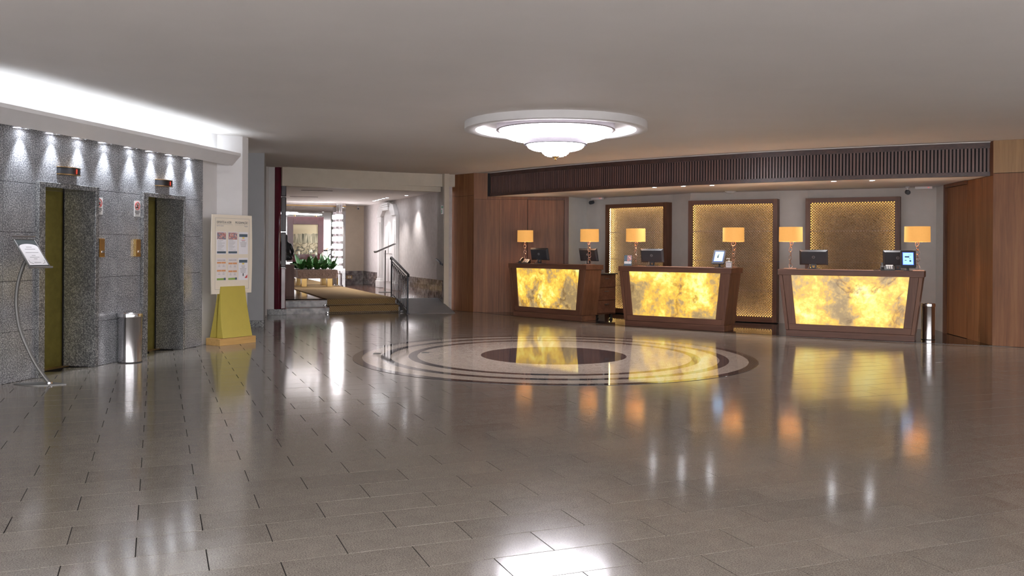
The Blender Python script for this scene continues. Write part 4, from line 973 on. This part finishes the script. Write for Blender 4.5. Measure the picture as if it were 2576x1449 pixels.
# socket plate, corridor camera
o = croot('socket_plate', 'small brass socket plate on the corridor end skirting', 'socket', -0.45, 8.253, 0.50)
box('plate', 'brass_brown', o, -0.09, 0.09, -0.006, 0.0, -0.05, 0.05, 0.002); box('socket', 'white_plastic', o, -0.05, -0.01, -0.010, -0.006, -0.025, 0.025); box('socket', 'white_plastic', o, 0.01, 0.05, -0.010, -0.006, -0.025, 0.025)
cctv(cw(-0.24, 8.05, CZ), CR, 'small white security camera at the end of the corridor', 0.89)
# steps
for n_, (v0, z0, z1) in enumerate(((0.05, 0.0, 0.14), (0.33, 0.14, FZ))):
    st = cstruct(MB().box(-3.72, -0.98, v0, v0 + (0.30 if n_ == 0 else 0.02), z0 if n_ else 0.0, z1 - 0.022), 'step_%d' % (n_ + 1), 'marble_riser', ('lower grey marble step up to the corridor', 'upper grey marble step up to the corridor')[n_], 'step')
    box('tread', 'wood_floor', st, -3.72, -0.98, v0 - 0.018, v0 + 0.31, z1 - 0.022, z1, 0.003)
# carpet runner draped over the steps
pr = [(8.0, FZ), (0.305, FZ), (0.302, 0.14), (0.02, 0.14), (0.018, 0.004), (-0.02, 0.004)]
t_ = 0.014; poly = [(6.93, FZ + 0.001), (0.318, FZ + 0.001), (0.318, 0.141), (0.030, 0.141), (0.030, 0.004), (0.030 - t_, 0.004), (0.030 - t_, 0.141 + t_), (0.318 - t_, 0.141 + t_), (0.318 - t_ - 0.006, FZ + t_ - 0.006), (0.318, FZ + t_ + 0.001), (6.93, FZ + t_)]
o = MB().prism_x([(v, z) for v, z in poly], -2.53, -1.02).build('carpet_runner', 'carpet', None, (CN[0], CN[1], 0), (0, 0, CR))
tag(o, 'gold patterned carpet runner laid over the corridor steps', 'carpet')
for v_, z_, lb in ((0.288, 0.163, 'polished stair rod holding the carpet on the upper step'), (0.002, 0.024, 'polished stair rod holding the carpet on the lower step')):
    o = croot('stair_rod', lb, 'stair rod', -1.775, v_, z_, 0, 'stair rods on the carpet')
    MB().tube([(-0.84, 0, 0), (0.84, 0, 0)], 0.0085, 8).build('rod', 'chrome', o)
    for sx_ in (-0.80, 0.80): MB().box(sx_ - 0.012, sx_ + 0.012, -0.012, 0.04, -0.012, 0.012).build('bracket', 'chrome', o)
# ramp
o = cstruct(MB().add([(-0.96, -0.64, 0.0), (0.08, -0.64, 0.0), (-0.02, 0.34, 0.0), (-0.96, 0.34, 0.0), (-0.96, -0.64, 0.006), (0.08, -0.64, 0.006), (-0.02, 0.34, FZ + 0.002), (-0.96, 0.34, FZ + 0.002)],
            [(0, 3, 2, 1), (4, 5, 6, 7), (0, 1, 5, 4), (1, 2, 6, 5), (2, 3, 7, 6), (3, 0, 4, 7)]), 'access_ramp', 'ramp_grey', 'grey access ramp beside the iron railing', 'ramp')
# iron railing
o = croot('iron_railing', 'dark iron railing with pointed arches between steps and ramp', 'railing', -0.985, 0, 0.0)
v0, v1 = -0.62, 0.80
def zl(v): return 0.10 + (v - v0) / (v1 - v0) * 0.26          # bottom rail
def zt_(v): return 0.83 + (v - v0) / (v1 - v0) * 0.34         # top rail
MB().tube([(0, v0, 0.0), (0, v0, zt_(v0) + 0.0)], 0.022, 10).build('post', 'iron', o)
MB().tube([(0, v1, FZ), (0, v1, zt_(v1))], 0.018, 10).build('post', 'iron', o)
for vv, zb in ((v0, 0.0), (v1, FZ)): MB().lathe([(0.05, 0), (0.05, 0.01), (0.028, 0.022)], 16, (0, vv, zb)).build('post_foot', 'iron', o)
MB().tube([(0, v0 - 0.06, zt_(v0) - 0.03), (0, v0 - 0.045, zt_(v0) + 0.008), (0, v0, zt_(v0) + 0.025), (0, v1, zt_(v1) + 0.025), (0, v1 + 0.05, zt_(v1) + 0.02), (0, v1 + 0.07, zt_(v1) - 0.02)], 0.026, 12).build('handrail', 'iron', o)
MB().tube([(0, v0, zl(v0)), (0, v1, zl(v1))], 0.012, 8).build('bottom_rail', 'iron', o)
MB().tube([(0, v0, zt_(v0) - 0.055), (0, v1, zt_(v1) - 0.055)], 0.010, 8).build('upper_rail', 'iron', o)
nb = 11; vs_ = [v0 + (v1 - v0) * (i + 0.5) / nb for i in range(nb)]; dv = (v1 - v0) / nb
for v_ in vs_:
    MB().tube([(0, v_, zl(v_)), (0, v_, zt_(v_) - 0.27)], 0.0085, 6).build('baluster', 'iron', o)
for v_ in vs_:
    for sg in (-1, 1):
        pts = []
        for t in range(7):
            q = t / 6; vv = v_ + sg * dv * 1.0 * (1 - math.cos(q * PI / 2)); zz_ = zt_(v_) - 0.27 + 0.215 * math.sin(q * PI / 2) + (zt_(vv) - zt_(v_))
            if v0 < vv < v1: pts.append((0, vv, min(zz_, zt_(vv) - 0.055)))
        if len(pts) > 2: MB().tube(pts, 0.0075, 6).build('arch_bar', 'iron', o)
# handrail end on the jamb
o = croot('wall_handrail', 'short dark iron handrail end on the corridor jamb', 'handrail', -0.03, 0.03, 1.10)
MB().tube([(-0.05, 0.25, 0.06), (-0.05, 0.05, 0.02), (-0.05, -0.06, -0.005), (-0.05, -0.10, -0.03)], 0.024, 10).build('rail', 'iron', o)
MB().tube([(-0.05, 0.02, 0.0), (-0.03, 0.02, -0.05), (0.028, 0.02, -0.055)], 0.010, 8).build('bracket', 'iron', o)
MB().lathe([(0.03, 0), (0.03, 0.012), (0, 0.014)], 12).build('rosette', 'iron', o, (0.03, 0.02, -0.055), (0, R(-90), 0))
# exit sticker on the jamb
o = croot('exit_sign', 'small white and green exit sticker on the corridor jamb', 'sign', -0.001, 0.10, 2.28)
box('plate', 'white_plastic', o, -0.003, 0.0, -0.09, 0.09, -0.10, 0.10); box('pictogram', 'sign_green', o, -0.004, -0.003, 0.0, 0.07, -0.08, 0.0); box('pictogram', 'sign_green', o, -0.004, -0.003, -0.07, 0.06, 0.03, 0.08)

# white portal with canted arch on the right wall
o = croot('arched_portal', 'white moulded doorway portal with canted arch on the corridor wall', 'portal', 0, 5.015, FZ)
VA, VB, VC, VD = 3.95 - 5.015, 4.32 - 5.015, 5.63 - 5.015, 6.08 - 5.015
zs, zt2 = 2.00, 2.36
for a, b_ in ((VA, VB), (VC, VD)):
    box('pilaster', 'wall_white', o, -0.09, 0.0, a, b_, 0.2, zs, 0.004)
    box('pilaster_base', 'wall_white', o, -0.13, 0.0, a - 0.03, b_ + 0.03, 0.0, 0.20, 0.012)
    box('pilaster_panel', 'wall_white', o, -0.105, -0.089, a + 0.09, b_ - 0.09, 0.32, zs - 0.15, 0.006)
    box('base_moulding', 'wall_white', o, -0.11, 0.0, a - 0.015, b_ + 0.015, 0.20, 0.25, 0.008)
for sg, (a, b_) in ((1, (VA, VB)), (-1, (VD, VC))):
    MB().prism_x([(a, zs), (b_, zs), (b_ + sg * 0.30, zt2 - 0.20), (b_ + sg * 0.30, zt2), (a + sg * 0.25, zt2 - 0.06)], -0.12, 0.0).build('arch_haunch', 'wall_white', o, bev=0.01)
box('arch_lintel', 'wall_white', o, -0.15, 0.0, VB + 0.28, VC - 0.28, zt2 - 0.20, zt2 + 0.02, 0.012)
for q in range(3): box('lintel_moulding', 'wall_white', o, -0.16 - 0.012 * q, 0.0, VB + 0.26 - 0.02 * q, VC - 0.26 + 0.02 * q, zt2 - 0.16 + 0.055 * q, zt2 - 0.125 + 0.055 * q, 0.004)
box('back_panel', 'wall_white', o, -0.02, 0.0, VB, VC, 0.0, zt2 - 0.05)
for a, b_ in ((VB + 0.09, (VB + VC) / 2 - 0.04), ((VB + VC) / 2 + 0.04, VC - 0.09)):
    for z0, z1 in ((0.2, 0.85), (0.97, 1.75)): box('raised_panel', 'wall_white', o, -0.035, -0.019, a, b_, z0, z1, 0.008)
# slanted menu stand in the corridor
o = croot('lectern_stand', 'slim grey metal menu lectern standing in front of the white portal', 'menu stand', -0.56, 3.16, FZ)
MB().lathe([(0.17, 0), (0.17, 0.008), (0.03, 0.016), (0.02, 0.03)], 28).build('base', 'steel_dull', o)
MB().tube([(0, 0, 0.01), (0, 0, 1.07)], 0.016, 10).build('pole', 'steel_dull', o)
T = Matrix.Translation((0, 0, 1.13)) @ Matrix.Rotation(R(-22), 4, 'Z') @ Matrix.Rotation(R(-24), 4, 'Y')
mb = MB(); mb.M = T; mb.box(-0.27, 0.27, -0.18, 0.18, -0.015, 0.005); mb.build('tray', 'steel_dull', o, bev=0.003)
mb = MB(); mb.M = T; mb.box(-0.24, 0.25, -0.16, 0.16, 0.005, 0.009); mb.build('menu_sheet', 'paper', o)
mb = MB(); mb.M = T; mb.box(-0.20, -0.10, -0.10, 0.02, 0.009, 0.0095); mb.build('print', 'ink_orange', o)
mb = MB(); mb.M = T; mb.box(-0.285, -0.262, -0.18, 0.18, -0.015, 0.03); mb.build('ledge', 'steel_dull', o)

# lacquered pillar beside the steps
o = root('lacquer_pillar', 'tall glossy burgundy lacquered pillar beside the corridor steps', 'pillar', (-4.885, 18.78, 0), R(14))
box('plinth', 'granite_jamb', o, -0.24, 0.15, -0.17, 0.17, 0.0, 0.12, 0.003)
box('core', 'wall_white', o, -0.22, -0.10, -0.13, 0.15, 0.12, ZC)
MB().prism([(-0.10, -0.13), (0.0, -0.155), (0.03, -0.13), (0.03, 0.14), (-0.10, 0.14)], 0.12, ZC).build('shaft', 'lacquer', o, bev=0.012)
for z0, z1, mt in ((0.12, 0.98, 'lacquer'), (0.99, 1.72, 'lacquer_dark'), (1.74, 2.46, 'lacquer_dark'), (2.47, ZC, 'lacquer_dark')):
    box('face_panel', mt, o, 0.032, 0.135, -0.14, 0.14, z0, z1, 0.014)
box('band', 'chrome', o, 0.030, 0.138, -0.146, 0.146, 1.722, 1.738)

# pedestal and sculpture behind the pillar
o = tag(MB().box(-0.42, 0, 0, 0.42, 0, 0.73).build('pedestal', 'wood_pedestal', None, cw(-3.01, 1.88, FZ), (0, 0, CR), 0.004), 'plain reddish brown pedestal behind the lacquered pillar', 'pedestal')
o = croot('sculpture', 'dark bronze seated figure sculpture on the brown pedestal', 'sculpture', -3.20, 2.08, FZ + 0.80)
me = bpy.data.meshes.new('figure')
J = [((0, 0, 0.05), 0.13), ((0, 0, 0.22), 0.11), ((0.0, -0.01, 0.36), 0.12), ((0, 0, 0.45), 0.05), ((0, -0.01, 0.56), 0.075), ((0.12, -0.02, 0.37), 0.055), ((0.17, -0.05, 0.22), 0.042), ((0.14, -0.16, 0.14), 0.032), ((-0.12, -0.02, 0.37), 0.055), ((-0.17, -0.05, 0.22), 0.042), ((-0.12, -0.15, 0.14), 0.032),
     ((0.10, -0.16, 0.09), 0.075), ((0.12, -0.19, 0.05), 0.05), ((-0.10, -0.16, 0.09), 0.075), ((-0.12, -0.17, 0.02), 0.05), ((0, 0, 0.64), 0.05)]
ED = [(0, 1), (1, 2), (2, 3), (3, 4), (4, 15), (2, 5), (5, 6), (6, 7), (2, 8), (8, 9), (9, 10), (0, 11), (11, 12), (0, 13), (13, 14)]
me.from_pydata([j[0] for j in J], ED, []); fo = link('figure', me, 'bronze_dark', o)
sm = fo.modifiers.new('skin', 'SKIN'); me.skin_vertices  # grown surface
for i, j in enumerate(J): me.skin_vertices[0].data[i].radius = (j[1], j[1])
me.skin_vertices[0].data[0].use_root = True
ss = fo.modifiers.new('sub', 'SUBSURF'); ss.levels = 2; ss.render_levels = 2
# planter with peace lilies in front of the mirror
o = croot('planter', 'long carved stone planter box on a brass stand before the mirror', 'planter', -1.75, 6.45, FZ + 0.0145)
PW = 0.56
tr = MB(); tr.add([(-PW + 0.03, -0.17, 0.235), (PW - 0.03, -0.17, 0.235), (PW - 0.03, 0.17, 0.235), (-PW + 0.03, 0.17, 0.235), (-PW, -0.20, 0.47), (PW, -0.20, 0.47), (PW, 0.20, 0.47), (-PW, 0.20, 0.47)],
                  [(0, 3, 2, 1), (4, 5, 6, 7), (0, 1, 5, 4), (1, 2, 6, 5), (2, 3, 7, 6), (3, 0, 4, 7)])
tr.build('trough', 'stone_planter', o, bev=0.008)
box('rim', 'stone_planter', o, -PW - 0.015, PW + 0.015, -0.215, 0.215, 0.465, 0.485, 0.004); box('soil', 'soil', o, -PW + 0.02, PW - 0.02, -0.18, 0.18, 0.484, 0.490)
for q in range(6):
    c_ = -0.46 + q * 0.184
    MB().tube([(c_ - 0.07, -0.197, 0.42), (c_ - 0.02, -0.197, 0.33), (c_ + 0.03, -0.192, 0.31), (c_ + 0.06, -0.197, 0.36), (c_ + 0.03, -0.199, 0.40)], 0.010, 6).build('carved_scroll', 'stone_planter', o)
for sx_ in (-0.36, 0.36): box('stand_leg', 'brass', o, sx_ - 0.07, sx_ + 0.07, -0.12, 0.12, 0.0, 0.235, 0.003)
def leafmesh(L, W_, bend, name):
    mb = MB(); n = 7; vs = []
    for i in range(n + 1):
        q = i / n; w_ = W_ * math.sin(PI * min(1, q * 0.97 + 0.03)) ** 0.8
        x_ = L * q * math.cos(bend * q); z_ = L * q * math.sin(1.15 - bend * q) ; 
        vs += [(x_ * 0.75, -w_, z_ + 0.012), (x_ * 0.75, 0, z_), (x_ * 0.75, w_, z_ + 0.012)]
    fs = []
    for i in range(n):
        k_ = 3 * i; fs += [(k_, k_ + 1, k_ + 4, k_ + 3), (k_ + 1, k_ + 2, k_ + 5, k_ + 4)]
    mb.add(vs, fs); me_ = mb.mesh(name); return me_
lm = [leafmesh(0.30, 0.055, 0.7, 'leaf'), leafmesh(0.26, 0.050, 1.0, 'leaf'), leafmesh(0.34, 0.048, 0.35, 'leaf')]
for i, m_ in enumerate(lm): m_.materials.append(MATS['leaf_pale' if i == 1 else 'leaf'])
sp_me = MB().lathe([(0.002, 0), (0.030, 0.03), (0.034, 0.06), (0.020, 0.10), (0, 0.135)], 8, ry=0.35).mesh('spathe'); sp_me.materials.append(MATS['spathe'])
lbl = ['peace lily plant at the pillar end of the stone planter', 'second peace lily from the pillar end of the stone planter', 'peace lily plant in the middle of the stone planter', 'second peace lily from the lamp column end of the stone planter', 'peace lily plant at the lamp column end of the stone planter']
for i in range(5):
    o = croot('peace_lily', lbl[i], 'plant', -1.75 - 0.42 + i * 0.21, 6.45 + random.uniform(-0.04, 0.04), FZ + 0.5045, 0, 'peace lilies in the stone planter')
    for q in range(17):
        s_ = random.uniform(0.95, 1.45); az = q * 2.4 + random.uniform(-0.4, 0.4)
        lf = link('leaf', lm[q % 3], None, o, (0.05 * math.cos(az), 0.04 * math.sin(az), 0.0), (random.uniform(-0.25, 0.25), random.uniform(-0.5, 0.1), az)); lf.scale = (s_, s_, s_)
    for q in range((1, 2, 1, 1, 2)[i]):
        x_, y_ = random.uniform(-0.09, 0.09), random.uniform(-0.08, 0.05); hh = random.uniform(0.36, 0.46)
        st_ = MB().tube([(0, 0, 0), (x_ * 0.4, y_ * 0.4, hh * 0.6), (x_, y_, hh)], 0.004, 5).build('flower_stem', 'leaf_pale', o)
        link('spathe', sp_me, None, st_, (x_, y_, hh - 0.005), (0.1, 0.1, random.uniform(0, 3)))
# painting with picture light in front of the mirror
o = croot('framed_painting', 'waterfall painting in a wide burgundy frame hung before the mirror', 'painting', -2.0, 6.90, 1.64)
fw, fh, iw, ih = 0.515, 0.65, 0.35, 0.43
for sx_ in (-1, 1):
    xs = sorted((sx_ * fw, sx_ * iw)); box('frame_side', 'lacquer_frame', o, xs[0], xs[1], -0.05, 0.035, -fh, fh, 0.006)
    zs_ = sorted((sx_ * fh, sx_ * ih)); box('frame_rail', 'lacquer_frame', o, -iw, iw, -0.05, 0.035, zs_[0], zs_[1], 0.006)
box('inner_slip', 'lacquer_dark', o, -iw - 0.012, iw + 0.012, -0.030, 0.0, -ih - 0.012, ih + 0.012)
box('canvas', 'canvas_paint', o, -iw, iw, -0.038, -0.028, -ih, ih)
MB().tube([(-0.58, -0.16, 0.735), (0.44, -0.16, 0.715)], 0.014, 10).build('picture_light', 'tube_lit', o)
for x_ in (-0.3, 0.3): MB().tube([(x_, -0.02, 0.62), (x_, -0.10, 0.73), (x_, -0.15, 0.725)], 0.008, 6).build('light_arm', 'brass', o)
# crystal column lamp
o = croot('column_lamp', 'tall crystal column lamp with stacked lit rings before the mirror', 'lamp', -1.07, 6.72, FZ)
MB().lathe([(0.13, 0), (0.13, 0.03), (0.10, 0.05), (0.095, 0.36), (0.11, 0.38)], 24).build('base', 'chrome', o)
MB().tube([(0, 0, 0.36), (0, 0, CZ - FZ)], 0.05, 16).build('core', 'chrome', o)
for q in range(8):
    zc_ = 0.53 + q * 0.213
    MB().lathe([(0.105, zc_ - 0.062), (0.112, zc_ - 0.05), (0.112, zc_ + 0.05), (0.105, zc_ + 0.062)], 20).build('lit_ring', 'tube_lit', o)
    MB().lathe([(0.10, zc_ + 0.066), (0.085, zc_ + 0.08), (0.085, zc_ + 0.135), (0.10, zc_ + 0.147)], 20).build('crystal_ring', 'crystal_clear', o)
MB().lathe([(0.10, 2.16), (0.10, CZ - FZ)], 20).build('top_cylinder', 'chrome', o)
# corridor downlights
for i, (u_, v_) in enumerate(((-0.44, 4.99), (-0.46, 4.54), (-0.48, 4.11), (-0.49, 3.69), (-0.49, 3.28), (-0.30, 2.1), (-0.38, 0.42), (-1.76, 6.2))):
    o = croot('downlight', 'downlight in the corridor ceiling, one of the row by the white portal' if i < 5 else ('downlight in the corridor ceiling above the ramp side wall', 'downlight in the corridor ceiling next to the entrance beam', 'downlight in the corridor ceiling above the stone planter')[i - 5], 'downlight', u_, v_, CZ - 0.0005, 0, 'corridor downlights')
    MB().lathe([(0.040, 0.0), (0.056, 0.0), (0.056, -0.006), (0.042, -0.008), (0.040, 0.0)], 18, cap=False).build('bezel', 'white_plastic', o)
    MB().lathe([(0.041, -0.002), (0, -0.003)], 18).build('lens', 'lens_white', o)
    if i in (0, 2, 4, 5, 7): lamp('SPOT', 'spot_beam', (0, 0, -0.02), 42, (1.0, 0.95, 0.93), o, angle=85, blend=1.0, radius=0.03)
for u_, v_, lb in ((-2.62, 1.2, 'dark linear air slot in the corridor ceiling above the carpeted steps'), (-2.5, 3.9, 'dark linear air slot further down the corridor ceiling')):
    o = tag(MB().box(-0.35, 0.35, -0.03, 0.03, -0.006, 0).build('air_slot', 'dark_gap', None, cw(u_, v_, CZ - 0.0005), (0, 0, CR)), lb, 'air vent', 'corridor air slots')
